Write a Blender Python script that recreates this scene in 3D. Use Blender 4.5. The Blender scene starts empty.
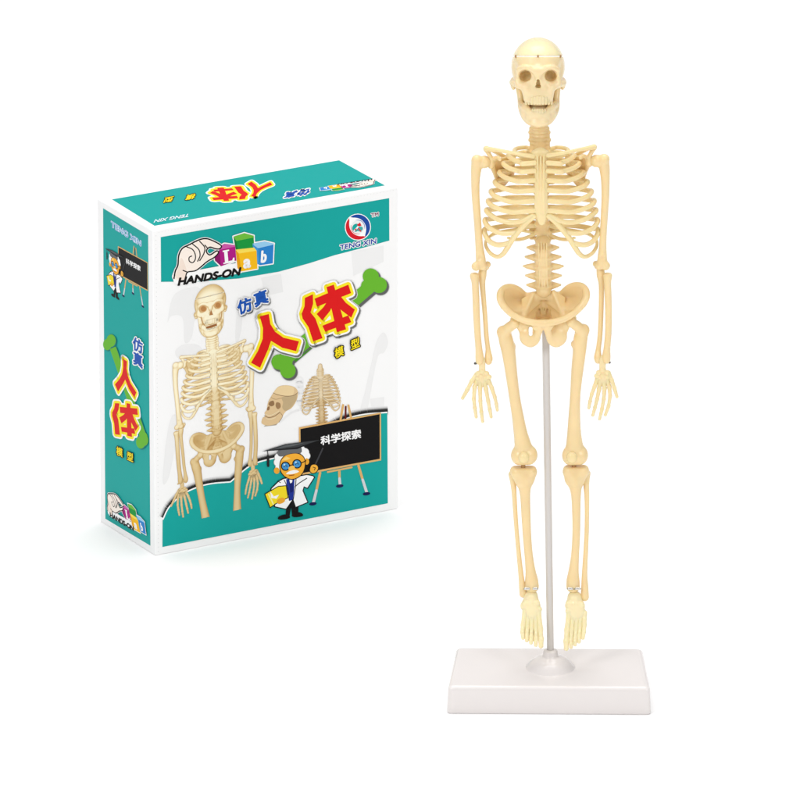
import bpy, math, random
import numpy as np
from mathutils import Vector
from mathutils.geometry import tessellate_polygon

random.seed(4)
scene = bpy.context.scene
COL = scene.collection

# ------------------------------------------------------------------ camera
PITCH = 0.33674
FPX = 10654.55                                   # focal length in photo pixels (800 wide)
CAM = np.array([-0.0776, -5.1836, 1.9768])
cd = bpy.data.cameras.new('camera')
cd.sensor_width = 36.0
cd.lens = FPX / 800 * 36.0
cd.clip_start, cd.clip_end = 0.1, 200
cam = bpy.data.objects.new('camera', cd)
COL.objects.link(cam)
cam.location = CAM
cam.rotation_euler = (math.pi / 2 - PITCH, 0, 0)
scene.camera = cam

# ------------------------------------------------------------------ world, lamps, exposure
world = bpy.data.worlds.new('World')
scene.world = world
world.use_nodes = True
wb = world.node_tree.nodes['Background']
wn = world.node_tree                             # added gradient, no real room: bright top, dim sides to shade the bones
wt = wn.nodes.new('ShaderNodeTexCoord')
wx = wn.nodes.new('ShaderNodeSeparateXYZ')
wm = wn.nodes.new('ShaderNodeMapRange')
wm.interpolation_type = 'SMOOTHSTEP'
wm.inputs['From Min'].default_value, wm.inputs['From Max'].default_value = -0.1, 0.9
wm.inputs['To Min'].default_value, wm.inputs['To Max'].default_value = 0.03, 0.74
wn.links.new(wt.outputs['Generated'], wx.inputs[0])
wn.links.new(wx.outputs['Z'], wm.inputs['Value'])
wb.inputs[0].default_value = (1.0, 1.0, 1.0, 1)
wn.links.new(wm.outputs['Result'], wb.inputs[1])
scene.view_settings.view_transform = 'Standard'
scene.view_settings.look = 'None'
scene.view_settings.exposure = 0.0
scene.view_settings.gamma = 1.0


def softbox(name, loc, target, size, watts):
    l = bpy.data.lights.new(name, 'AREA')
    l.shape = 'RECTANGLE'
    l.size, l.size_y = size
    l.energy = watts
    o = bpy.data.objects.new(name, l)
    COL.objects.link(o)
    o.location = loc
    o.rotation_euler = (Vector(target) - Vector(loc)).to_track_quat('-Z', 'Y').to_euler()
    return o


softbox('softbox_lamp', (-1.2, -1.6, 1.3), (0, 0.1, 0.14), (0.5, 0.7), 13)
softbox('softbox_lamp', (1.1, -1.7, 1.3), (0, 0.1, 0.14), (0.5, 0.7), 9)
softbox('overhead_fill', (-0.1, 0.6, 3.0), (-0.1, 0.6, 0), (2.0, 2.4), 49)  # unseen lamp added above to whiten the floor and backdrop

# ------------------------------------------------------------------ general helpers


def srgb(r, g, b):
    return tuple((c / 12.92 if c <= 0.04045 else ((c + 0.055) / 1.055) ** 2.4) for c in (r / 255, g / 255, b / 255))


def material(name, rgb, rough=0.45, metal=0.0, sss=0.0, spec=0.5, var=0.0, scale=60.0, coat=0.0, sssr=(1, .48, .2), bump=0.0):
    m = bpy.data.materials.new(name)
    m.use_nodes = True
    nt = m.node_tree
    b = nt.nodes['Principled BSDF']
    b.inputs['Base Color'].default_value = (*rgb, 1)
    b.inputs['Roughness'].default_value = rough
    b.inputs['Metallic'].default_value = metal
    b.inputs['Specular IOR Level'].default_value = spec
    if coat:
        b.inputs['Coat Weight'].default_value = coat
        b.inputs['Coat Roughness'].default_value = 0.15
    if sss:
        b.inputs['Subsurface Weight'].default_value = sss
        b.inputs['Subsurface Radius'].default_value = sssr
        b.inputs['Subsurface Scale'].default_value = 0.0026
    if var or bump:
        tc = nt.nodes.new('ShaderNodeTexCoord')
        nz = nt.nodes.new('ShaderNodeTexNoise')
        nz.inputs['Scale'].default_value = scale
        nz.inputs['Detail'].default_value = 5
        nt.links.new(tc.outputs['Object'], nz.inputs['Vector'])
        if var:
            mx = nt.nodes.new('ShaderNodeMix')
            mx.data_type = 'RGBA'
            mx.inputs[6].default_value = (*[c * (1 - var) for c in rgb], 1)
            mx.inputs[7].default_value = (*[min(1, c * (1 + var)) for c in rgb], 1)
            nt.links.new(nz.outputs['Fac'], mx.inputs[0])
            nt.links.new(mx.outputs[2], b.inputs['Base Color'])
        if bump:
            bp = nt.nodes.new('ShaderNodeBump')
            bp.inputs['Strength'].default_value = bump
            bp.inputs['Distance'].default_value = 0.0004
            nt.links.new(nz.outputs['Fac'], bp.inputs['Height'])
            nt.links.new(bp.outputs['Normal'], b.inputs['Normal'])
    return m


M_BONE = material('bone_plastic', (0.90, 0.695, 0.375), 0.24, spec=0.5, sss=0.3, var=0.05, scale=90, bump=0.15)
M_RIB = material('rib_plastic', (0.92, 0.74, 0.40), 0.24, spec=0.5, sss=0.3, var=0.04, scale=90)
M_OVERLIT = material('overlit_bone_plastic', (0.96, 0.82, 0.50), 0.24, spec=0.5, sss=0.3, var=0.04, scale=90)  # paler bone colour: overexposure on skull cap and feet put into it
M_SKULL = material('skull_plastic', (0.92, 0.74, 0.44), 0.24, spec=0.5, sss=0.3, var=0.03, scale=90)
M_PEG = material('brown_peg', (0.45, 0.25, 0.10), 0.5)
M_HAND = material('hand_plastic', (0.90, 0.74, 0.42), 0.24, spec=0.5, sss=0.3, var=0.04, scale=90)
M_WHITE = material('white_glossy_plastic', (0.81, 0.765, 0.75), 0.18, var=0.01, scale=20)
M_ROD = material('grey_rod_plastic', (0.66, 0.63, 0.61), 0.22)
M_PIN = material('steel_pin', (0.75, 0.74, 0.72), 0.25, metal=1.0)
M_DARK = material('dark_pin', (0.08, 0.075, 0.07), 0.4)
M_CARD = material('white_card', (0.96, 0.96, 0.96), 0.5, spec=0.3, var=0.008, scale=30)
M_FLOOR = material('white_sweep', (0.96, 0.96, 0.96), 0.9, spec=0.0, var=0.006, scale=2)


def new_mesh(name, verts, faces, mats, parent=None, smooth=True, matidx=None, off=None):
    me = bpy.data.meshes.new(name)
    verts = np.asarray(verts, dtype=np.float32)
    if off is not None:
        verts = verts - np.asarray(off, dtype=np.float32)
    if isinstance(faces, np.ndarray):
        nf, k = faces.shape
        me.vertices.add(len(verts))
        me.vertices.foreach_set('co', verts.ravel())
        me.loops.add(nf * k)
        me.loops.foreach_set('vertex_index', faces.astype(np.int32).ravel())
        me.polygons.add(nf)
        me.polygons.foreach_set('loop_start', np.arange(0, nf * k, k, dtype=np.int32))
        me.update(calc_edges=True)
    else:
        me.from_pydata([tuple(map(float, v)) for v in verts], [], faces)
    for m in (mats if isinstance(mats, (list, tuple)) else [mats]):
        me.materials.append(m)
    if matidx is not None:
        me.polygons.foreach_set('material_index', np.asarray(matidx, dtype=np.int32))
    me.polygons.foreach_set('use_smooth', np.full(len(me.polygons), smooth))
    me.validate()
    me.update()
    o = bpy.data.objects.new(name, me)
    COL.objects.link(o)
    if parent:
        o.parent = parent
    return o


def empty(name, loc, label, cat, rz=0.0):
    o = bpy.data.objects.new(name, None)
    o.empty_display_size = 0.05
    COL.objects.link(o)
    o.location = loc
    o.rotation_euler = (0, 0, rz)
    o['label'] = label
    o['category'] = cat
    return o


# ------------------------------------------------------------------ photo measurements -> places in the scene
U = 5.49 / FPX                                   # metres that one photo pixel covers at the skeleton
FWD = np.array([0, math.cos(PITCH), -math.sin(PITCH)])
UPV = np.array([0, math.sin(PITCH), math.cos(PITCH)])
RGT = np.array([1.0, 0, 0])


def S(X, Y, D=0.0):
    """Measured outline position X, Y on the upright plane that stands D units in front of the stand's axis; result in units of U."""
    d = FWD + (X - 400) / FPX * RGT - (Y - 400) / FPX * UPV
    t = (-D * U - CAM[1]) / d[1]
    return (CAM + d * t) / U


def to_photo(W):
    r = W - CAM
    d = r @ FWD
    return np.stack([400 + FPX * (r @ RGT) / d, 400 - FPX * (r @ UPV) / d], 1), d


# ------------------------------------------------------------------ the sweep
NS = 24
prof = [(-3.5, 0.0), (4.5, 0.0)] + [(4.5 + 1.5 * math.sin(a), 1.5 - 1.5 * math.cos(a)) for a in np.linspace(0.1, math.pi / 2, NS)] + [(6.0, 4.0)]
v, f = [], []
for (y, z) in prof:
    v += [(-5, y, z), (5, y, z)]
for i in range(len(prof) - 1):
    f.append((2 * i, 2 * i + 1, 2 * i + 3, 2 * i + 2))
fl = new_mesh('floor', v, f, M_FLOOR)
fl['kind'] = 'structure'
fl['label'] = 'seamless white studio floor under the box and the model'

# ------------------------------------------------------------------ distance fields -> bone meshes


def smin(a, b, k):
    if k <= 0:
        return np.minimum(a, b)
    h = np.maximum(k - np.abs(a - b), 0) / k
    return np.minimum(a, b) - h * h * k * 0.25


def crm(pts, closed=False, n=6):
    P = [np.array(p, float) for p in pts]
    if len(P) < 3:
        return P
    P = [P[-1]] + P + [P[0], P[1]] if closed else [2 * P[0] - P[1]] + P + [2 * P[-1] - P[-2]]
    out = []
    for i in range(1, len(P) - 2):
        for t in np.arange(n) / n:
            out.append(0.5 * (2 * P[i] + (P[i + 1] - P[i - 1]) * t + (2 * P[i - 1] - 5 * P[i] + 4 * P[i + 1] - P[i + 2]) * t * t
                              + (3 * P[i] - P[i - 1] - 3 * P[i + 1] + P[i + 2]) * t ** 3))
    if not closed:
        out.append(P[-2])
    return out


class Bone:
    def __init__(self, h=0.8):
        self.p = []
        self.h = h

    def _add(self, op, fn, lo, hi, k):
        self.p.append((op, fn, np.array(lo, float), np.array(hi, float), k))

    def cap(self, a, b, ra, rb=None, k=2.0, op='u', sc=(1, 1, 1)):
        rb = ra if rb is None else rb
        sc = np.array(sc, float)
        a, b = np.array(a, float), np.array(b, float)
        A, Bv = a * sc, (b - a) * sc
        L = max(1e-6, float(Bv @ Bv))
        ms = sc.max()

        def fn(x, y, z):
            px, py, pz = x * sc[0] - A[0], y * sc[1] - A[1], z * sc[2] - A[2]
            t = np.clip((px * Bv[0] + py * Bv[1] + pz * Bv[2]) / L, 0, 1)
            d = np.sqrt((px - t * Bv[0]) ** 2 + (py - t * Bv[1]) ** 2 + (pz - t * Bv[2]) ** 2)
            return (d - (ra + (rb - ra) * t)) / ms
        r = max(ra, rb) / sc
        self._add(op, fn, np.minimum(a, b) - r, np.maximum(a, b) + r, k)
        return self

    def chain(self, pts, k=2.0, n=0, sc=(1, 1, 1)):
        """pts: (X, Y, D, radius) measured; n > 0 smooths the line into n steps a span."""
        q = [(S(p[0], p[1], p[2]), p[3]) for p in pts]
        if n:
            P = [np.append(a, r) for a, r in q]
            P = [2 * P[0] - P[1]] + P + [2 * P[-1] - P[-2]]
            out = []
            for i in range(1, len(P) - 2):
                for t in np.arange(n) / n:
                    out.append(0.5 * (2 * P[i] + (P[i + 1] - P[i - 1]) * t + (2 * P[i - 1] - 5 * P[i] + 4 * P[i + 1] - P[i + 2]) * t * t
                                      + (3 * P[i] - P[i - 1] - 3 * P[i + 1] + P[i + 2]) * t ** 3))
            out.append(P[-2])
            q = [(o[:3], o[3]) for o in out]
        subs = Bone(self.h)
        for (a, ra), (b, rb) in zip(q, q[1:]):
            subs.cap(a, b, ra, rb, 0.0 if n else k, sc=sc)
        self._add('g', subs.p, np.min([t[2] for t in subs.p], 0), np.max([t[3] for t in subs.p], 0), k)
        return self

    def ell(self, c, r, k=2.0, op='u', R=None):
        c, r = np.array(c, float), np.array(r, float)

        def fn(x, y, z):
            dx, dy, dz = x - c[0], y - c[1], z - c[2]
            if R is not None:
                dx, dy, dz = (R[0][0] * dx + R[0][1] * dy + R[0][2] * dz, R[1][0] * dx + R[1][1] * dy + R[1][2] * dz, R[2][0] * dx + R[2][1] * dy + R[2][2] * dz)
            k0 = np.sqrt((dx / r[0]) ** 2 + (dy / r[1]) ** 2 + (dz / r[2]) ** 2)
            k1 = np.sqrt((dx / r[0] ** 2) ** 2 + (dy / r[1] ** 2) ** 2 + (dz / r[2] ** 2) ** 2)
            return k0 * (k0 - 1) / np.maximum(k1, 1e-6)
        e = r if R is None else np.full(3, r.max())
        self._add(op, fn, c - e, c + e, k)
        return self

    def tri(self, a, b, c, r, k=2.0):
        a, b, c = (np.array(q, float) for q in (a, b, c))
        ba, cb, ac = b - a, c - b, a - c
        n = np.cross(ba, ac)
        cr = [np.cross(ba, n), np.cross(cb, n), np.cross(ac, n)]

        def fn(x, y, z):
            pa = (x - a[0], y - a[1], z - a[2])
            pb = (x - b[0], y - b[1], z - b[2])
            pc = (x - c[0], y - c[1], z - c[2])
            dot = lambda u, w: u[0] * w[0] + u[1] * w[1] + u[2] * w[2]
            s = np.sign(dot(cr[0], pa)) + np.sign(dot(cr[1], pb)) + np.sign(dot(cr[2], pc))

            def ed(e, p):
                t = np.clip(dot(e, p) / (e @ e), 0, 1)
                return (e[0] * t - p[0]) ** 2 + (e[1] * t - p[1]) ** 2 + (e[2] * t - p[2]) ** 2
            de = np.minimum(np.minimum(ed(ba, pa), ed(cb, pb)), ed(ac, pc))
            dn = dot(n, pa) ** 2 / (n @ n)
            return np.sqrt(np.where(s < 2, de, dn)) - r
        P = np.stack([a, b, c])
        self._add('u', fn, P.min(0) - r, P.max(0) + r, k)
        return self

    def half(self, p, n, k=0.6):
        """keep the side that n points away from"""
        p, n = np.array(p, float), np.array(n, float)
        n = n / np.linalg.norm(n)
        fn = lambda x, y, z: -((x - p[0]) * n[0] + (y - p[1]) * n[1] + (z - p[2]) * n[2])
        self._add('s', fn, None, None, k)
        return self

    def mesh(self):
        h = self.h
        us = [q for q in self.p if q[0] in 'ug']
        lo = np.min([q[2] for q in us], 0) - 3 - h
        hi = np.max([q[3] for q in us], 0) + 3 + h
        n = np.ceil((hi - lo) / h).astype(int) + 1
        ax = [(lo[i] + h * np.arange(n[i])).astype(np.float32) for i in range(3)]
        F = np.full(n, 40.0, np.float32)
        def local(l, u_, k):
            m = k + 3 * h + 0.5
            return tuple(slice(max(0, int((l[i] - m - lo[i]) / h)), min(n[i], int((u_[i] + m - lo[i]) / h) + 2)) for i in range(3))

        def grid(sl):
            return ax[0][sl[0]][:, None, None], ax[1][sl[1]][None, :, None], ax[2][sl[2]][None, None, :]
        for op, fn, l, u_, k in self.p:
            if op == 'g':
                T = np.full(n, 40.0, np.float32)
                for _, f2, l2, u2, k2 in fn:
                    sl = local(l2, u2, max(k, k2))
                    T[sl] = smin(T[sl], f2(*grid(sl)).astype(np.float32), k2)
                sl = local(l, u_, k)
                F[sl] = smin(F[sl], T[sl], k)
                continue
            if op == 's' and not np.all(np.isfinite(np.asarray(l, dtype=float))):
                sl = [slice(0, n[i]) for i in range(3)]
            else:
                m = k + 3 * h + 0.5
                sl = [slice(max(0, int((l[i] - m - lo[i]) / h)), min(n[i], int((u_[i] + m - lo[i]) / h) + 2)) for i in range(3)]
            x, y, z = ax[0][sl[0]][:, None, None], ax[1][sl[1]][None, :, None], ax[2][sl[2]][None, None, :]
            d = fn(x, y, z).astype(np.float32)
            G = F[tuple(sl)]
            F[tuple(sl)] = smin(G, d, k) if op == 'u' else -smin(-G, d, k)
        return nets(F, lo, h)


def nets(F, lo, h):
    neg = F < 0
    nx, ny, nz = F.shape
    acc = np.zeros((nx - 1, ny - 1, nz - 1, 3), np.float32)
    cnt = np.zeros((nx - 1, ny - 1, nz - 1), np.float32)
    cross = []
    for a in range(3):
        s0 = [slice(None)] * 3
        s1 = [slice(None)] * 3
        s0[a], s1[a] = slice(0, -1), slice(1, None)
        f0, f1 = F[tuple(s0)], F[tuple(s1)]
        c = neg[tuple(s0)] != neg[tuple(s1)]
        t = np.where(c, f0 / np.where(c, f0 - f1, 1), 0)
        cross.append((c, neg[tuple(s0)]))
        o1, o2 = [i for i in range(3) if i != a]
        for d1 in (0, 1):
            for d2 in (0, 1):
                s = [slice(None)] * 3
                s[o1] = slice(d1, F.shape[o1] - 1 + d1)
                s[o2] = slice(d2, F.shape[o2] - 1 + d2)
                cc, tt = c[tuple(s)], t[tuple(s)]
                cnt += cc
                acc[..., a] += tt
                if d1:
                    acc[..., o1] += cc
                if d2:
                    acc[..., o2] += cc
    act = cnt > 0
    idx = np.full(act.shape, -1, np.int64)
    idx[act] = np.arange(act.sum())
    I = np.argwhere(act)
    V = lo + h * (I + acc[act] / cnt[act][:, None])
    faces = []
    for a in range(3):
        c, ins = cross[a]
        o1, o2 = (a + 1) % 3, (a + 2) % 3
        e = np.argwhere(c)
        ok = (e[:, o1] > 0) & (e[:, o2] > 0) & (e[:, o1] < F.shape[o1] - 1) & (e[:, o2] < F.shape[o2] - 1)
        e = e[ok]
        q = []
        for d1, d2 in ((1, 1), (0, 1), (0, 0), (1, 0)):
            g = e.copy()
            g[:, o1] -= d1
            g[:, o2] -= d2
            q.append(idx[g[:, 0], g[:, 1], g[:, 2]])
        q = np.stack(q, 1)
        flip = ~ins[e[:, 0], e[:, 1], e[:, 2]]
        q[flip] = q[flip][:, ::-1]
        faces.append(q)
    return V, np.concatenate(faces)


# ------------------------------------------------------------------ THE SKELETON
SK0 = np.array([0.0, 0.0, 0.012])
skel = empty('skeleton_model', SK0, 'cream plastic human skeleton model hanging on the rod of the white stand', 'skeleton model')
PRINT_SRC = {}


def part(name, bone, mat, parent=None, label=None, upper=True):
    V, Q = bone.mesh()
    V = V * U
    o = new_mesh(name, V, Q, mat, parent or skel, off=SK0)
    if parent is not None:
        o.parent = parent
    if label:
        o['label'] = label
    if upper:
        PRINT_SRC[o.name] = (V, Q)
    return o


def E(b, X, Y, D, r, **kw):
    return b.ell(S(X, Y, D), r, **kw)


# --- skull
CX = 538.0
cut = S(CX, 56.7, 0)
CUTN = UPV - (400 - 56) / FPX * FWD                # the cut lies level with the eye line


def cranium(b):
    E(b, CX, 66.5, -8, (26.5, 32, 28.5), k=3)
    E(b, CX, 62, 6, (22.5, 19, 18), k=8)
    return b


sk = Bone(0.62)
cranium(sk)
E(sk, CX, 81, 8, (21.5, 20, 20), k=7)
E(sk, CX, 72, 20, (19, 8, 10), k=5)                                      # brow plate
for s in (-1, 1):
    sk.chain([(CX + s * 4, 71, 30, 2.8), (CX + s * 12, 67.5, 29, 3.2), (CX + s * 19.5, 70, 24, 3), (CX + s * 21.5, 76, 20, 2.6)], k=3, n=3)
    sk.chain([(CX + s * 21, 77, 20, 2.8), (CX + s * 19, 84, 22, 3.8), (CX + s * 12.5, 87, 25, 3.4)], k=2.5, n=3)
    E(sk, CX + s * 15.4, 92.5, 22, (4.6, 9, 4.4), k=2.5, op='s')
    E(sk, CX + s * 8.5, 89.5, 31, (2.4, 4.5, 4.4), k=2.5, op='s')
    sk.chain([(CX + s * 19, 84.5, 21, 3.6), (CX + s * 25, 83.5, 11, 2.8), (CX + s * 26, 82, -2, 2.6), (CX + s * 24, 81, -12, 3)], k=2.5, n=3)
    E(sk, CX + s * 24.5, 84, -10, (3, 5, 6), k=3)                          # mastoid
    sk.chain([(CX + s * 12, 88, 24, 4.5), (CX + s * 11, 97, 22, 4.5)], k=4)
sk.chain([(CX, 70, 28, 4), (CX, 79, 31.5, 2.6)], k=4)                      # nasal bridge
E(sk, CX, 92, 19, (14.8, 11.5, 9), k=4)                                   # upper jaw
E(sk, CX, 99, 20, (13, 11, 4.5), k=3)
for s in (-1, 1):
    sk.cap(S(CX + s * 13.2, 75.2, 44), S(CX + s * 12.6, 75.6, 15), 6.1, 4.6, k=2.2, op='s')
    sk.cap(S(CX + s * 14.4, 77.2, 44), S(CX + s * 13.6, 76.8, 17), 4.8, 3.6, k=2.4, op='s')
    sk.cap(S(CX + s * 11.4, 75.8, 44), S(CX + s * 11.6, 76.2, 18), 5.2, 4.0, k=2.0, op='s')
    E(sk, CX + s * 26.5, 71, 16, (5.5, 10, 9), k=4, op='s')                # temple
    E(sk, CX + .4 + s * 18.6, 96, 15, (3.4, 16, 8.0), k=2.0, op='s')           # hollow below the cheekbone
sk.cap(S(CX + .2, 80.5, 34), S(CX + .2, 80.5, 22), 1.3, k=1, op='s')
for s in (-1, 1):
    sk.cap(S(CX + .2 + s * 1.3, 86.4, 36), S(CX + .2 + s * 1.2, 86.4, 22), 1.6, 1.4, k=1.4, op='s')
    sk.cap(S(CX + .2 + s * .5, 83.5, 36), S(CX + .2 + s * .5, 83.5, 23), 1.4, k=1.2, op='s')
E(sk, CX + .5, 100, 12, (14.5, 12, 5), k=3)
E(sk, CX, 96, -6, (20, 8, 11), k=3)
sk.half(cut, CUTN, k=0.4)
skull = part('skull', sk, M_SKULL)

tb = Bone(0.5)
for i in range(10):
    a = (i - 4.5) / 4.5
    X, D = CX + .8 + a * 12.6, 31.6 - 8.5 * a * a
    tb.cap(S(X, 97.5, D - .8), S(X, 103.6, D), 1.6, 1.4, k=0.9)
part('upper_teeth', tb, M_SKULL, skull)

jw = Bone(0.62)
for s in (-1, 1):
    jw.chain([(CX + s * 20, 85, -3, 3), (CX + .5 + s * 17.9, 97, 1, 3.3), (CX + .8 + s * 17, 107, 6, 3.8), (CX + .8 + s * 13.4, 115, 13, 4.6), (CX + .8 + s * 7.6, 120.6, 22, 5.2), (CX + .8, 121.5, 25, 5.2)], k=3, n=4, sc=(1, 1.15, 1))
    jw.chain([(CX + s * 17, 103.5, 8, 3), (CX + s * 14.8, 106.5, 14, 3.6), (CX + s * 11, 109.5, 21, 3.4), (CX + s * 6, 113, 25, 3.4), (CX, 113.4, 27, 3.4)], k=3, n=4)
    E(jw, CX + s * 12, 113, 17, (5.5, 5, 6), k=3)
    E(jw, CX + .5 + s * 13, 106.5, 18, (4, 4, 4), k=2)
E(jw, CX + .8, 122.4, 27, (9.5, 4.5, 3.8), k=2)
E(jw, CX, 116.5, 24, (12, 4.5, 6), k=3)
E(jw, CX + .8, 107.5, 9, (12, 8, 6), k=3)
E(jw, CX, 104, -2, (18, 5, 6), k=2)                                  # floor of the mouth
jaw = part('jaw', jw, M_SKULL, skull)
tb = Bone(0.5)
for i in range(8):
    a = (i - 3.5) / 3.5
    X, D = CX + .8 + a * 8.6, 29.2 - 5.0 * a * a
    tb.cap(S(X, 109.6, D), S(X, 112.5, D), 1.2, 1.5, k=0.9)
part('lower_teeth', tb, M_SKULL, jaw)

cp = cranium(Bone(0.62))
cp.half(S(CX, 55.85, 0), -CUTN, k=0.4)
scap = part('skull_cap', cp, M_OVERLIT, skull)
pg = Bone(0.4)
for X, D in ((515.6, 10), (CX, 24), (560.6, 10)):
    pg.cap(S(X, 56.9, D), S(X, 55.6, D), .9, k=0.3)
part('cap_peg', pg, M_PEG, skull)

# --- spine
nk = Bone(0.7)
for i in range(7):
    Y = 127.5 + 3.75 * i
    X = 539.3 + .12 * i
    E(nk, X, Y, -8 - .5 * i, (9, 8.4, 2.0), k=.8)
    nk.cap(S(X, Y, -8), S(X, Y + 3.5, -8), 6.7, k=.5)
    w = (8.2, 9.3, 8.4, 9.6, 8.2, 8.6, 9.5)[i]
    nk.cap(S(X - w, Y + 1.2, -8), S(X + w, Y + 1.2, -8), 1.9, k=2.2)
    nk.cap(S(X, Y, -12), S(X, Y + 2, -24), 2, 1.4, k=1.5)
nk.chain([(539.3, 118, -8, 6.4), (539.5, 128, -8, 7)], k=2)
part('cervical_spine', nk, M_BONE)
ts = Bone(0.8)
for i in range(12):
    Y = 153 + 7.9 * i
    X = 540.2 + .24 * i
    D = -20 - 8 * math.sin(math.pi * (i + .5) / 12)
    E(ts, X, Y, D, (7.6 + .08 * i, 7.4, 4.1), k=1.5)
    ts.cap(S(X, Y - 4, D), S(X, Y + 4, D), 6.0, k=1)
    ts.cap(S(X - 12, Y - 2, D - 9), S(X + 12, Y - 2, D - 9), 1.8, k=2)
    ts.cap(S(X, Y, D - 5), S(X, Y + 6, D - 17), 2.2, 1.4, k=2)
part('thoracic_spine', ts, M_BONE)
ls = Bone(0.7)
for i in range(5):
    Y = 247.8 + 9.35 * i
    X = 542.9 + .2 * i
    D = -16 + [0, 2, 3, 3, 1][i]
    E(ls, X, Y, D, (9.8, 8.4, 4.6), k=1.2)
    ls.cap(S(X, Y - 5, D), S(X, Y + 5, D), 7.6, k=1.0)
    w = [15.5, 17.5, 19.5, 17.5, 16.5][i]
    for s in (-1, 1):
        ls.cap(S(X + s * 6, Y, D - 2), S(X + s * w, Y - .3, D - 3), 4.4, 1.2, k=1.4)
        ls.cap(S(X + s * 6, Y + .5, D - 4), S(X + s * (w - 4), Y + .2, D - 4), 4.6, 2.3, k=1.4)
    ls.cap(S(X, Y, D - 6), S(X, Y + 3, D - 19), 2.6, 2, k=2)
for s in (-1, -.33, .33, 1):
    ls.cap(S(542.6 + s * 4, 243, -7.2), S(543.6 + s * 4, 287, -5.2), .7, k=0.8)
part('lumbar_spine', ls, M_BONE)

# --- rib cage
AX = 541.3
st = Bone(0.7)
st.chain([(540.2, 153, 18, 6), (540.4, 158, 20, 7.2), (540.8, 166, 22, 6.3), (541, 190, 24, 6.4), (541.2, 208, 24, 6.8), (541.5, 215, 23, 5.6), (541.8, 222, 21, 3.4)], k=2, n=3, sc=(1, 2.1, 1))
for s in (-1, 1):
    st.chain([(540.2 + s * 2, 152, 19, 3), (540.4 + s * 6.5, 153, 18, 2.8)], k=2)
for s in (-.6, 0, .6):
    st.chain([(540.6 + s * 5, 156, 25.3 + .2, .8), (541 + s * 5, 190, 27.2, .8), (541.4 + s * 5, 214, 26.4, .8)], k=.8)
part('sternum', st, M_RIB)

RIBS = [  # sternum end Y, lateral reach X, lateral Y
    (157.0, 514.5, 149.5), (163.2, 508.5, 155.5), (171.2, 503.5, 163.5), (180.8, 499.5, 172.5), (190.6, 495.0, 182.0),
    (201.2, 491.0, 191.5), (211.0, 488.2, 201.0), (219.5, 486.5, 210.0), (233.0, 485.0, 220.0), (245.0, 484.3, 230.0)]


def sideX(X, s):
    return X if s < 0 else 2 * AX - X


rib_cage = None
for s in (-1, 1):
    for i, (ys, xl, yl) in enumerate(RIBS):
        yv = (146, 153, 160.8, 168.6, 177.8, 188, 198, 207.8, 217, 226)[i]
        r = 2.6 if i else 2.1
        D = -24 - 5 * math.sin(math.pi * i / 11)
        pts = [(536, yv, D), ((xl + 536) / 2 + 2, yv - .6, D - 7), (xl + 5.5, (yv + yl) / 2 + .5, -20), (xl, yl, -4)]
        if i == 0:
            pts = [(535, 150, -16), (527, 147.6, -20), (518, 148.2, -14), (514.5, 150.8, -2), (519, 155.2, 10), (527, 157, 17), (535, 157.2, 20)]
        elif i < 7:
            dy = ys - yl
            pts += [(xl + 5, yl + dy * .55, 8), ((xl + 5) * .6 + 534 * .4, ys - .6 + .25 * i, 18), (523, ys + .5, 23), (535, ys - .4, 24)]
        elif i == 7:
            pts += [(490, 214.5, 5), (499, 219.8, 13), (511, 222.4, 18), (522, 221, 22), (533, 215.5, 23.5)]
        elif i == 8:
            pts += [(487.5, 226, 4), (494, 230.6, 10), (502, 233.2, 14), (512, 233, 17), (517, 232, 18)]
        else:
            pts += [(486.4, 237, 2), (490.5, 242, 7), (497, 244.8, 11), (504, 244.4, 14), (508.5, 243, 15)]
        b = Bone(0.7)
        b.chain([(sideX(p[0], s), p[1], p[2], r) for j, p in enumerate(pts)], k=1.0, n=5, sc=(1, 1.3, 1))
        part('rib', b, M_RIB)
    # the two short floating ribs
    for (pts) in ([(535, 234, -26), (524, 238.5, -30), (515, 239.6, -26), (508, 238, -18)], [(535, 226, -28), (520, 229, -33), (504, 231.5, -26), (494, 234, -12), (489, 237, -2)]):
        b = Bone(0.7)
        b.chain([(sideX(p[0], s), p[1], p[2], 1.8 if j < len(pts) - 1 else 1.3) for j, p in enumerate(pts)], k=1.0, n=4)
        part('rib', b, M_RIB)
    # the gristle margin that joins the lower ribs
    b = Bone(0.7)
    b.chain([(sideX(X, s), Y, D, r) for X, Y, D, r in [(534, 216, 23.5, 2.8), (526, 223, 21.5, 2.8), (518, 232, 18.5, 2.8), (512, 240, 16, 2.8), (507.5, 247.5, 13.5, 2.7), (503, 254, 11, 2.4),
              (497.5, 256.8, 8, 2.1), (491, 253.8, 3, 1.9), (487, 248.5, -3, 1.8), (485.5, 243, -10, 1.6), (488, 238, -20, 1.5), (498, 233, -30, 1.5), (516, 230, -36, 1.5), (535, 233, -28, 1.6)]], k=1.2, n=4, sc=(1, 1.1, 1))
    part('costal_cartilage', b, M_RIB)

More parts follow.
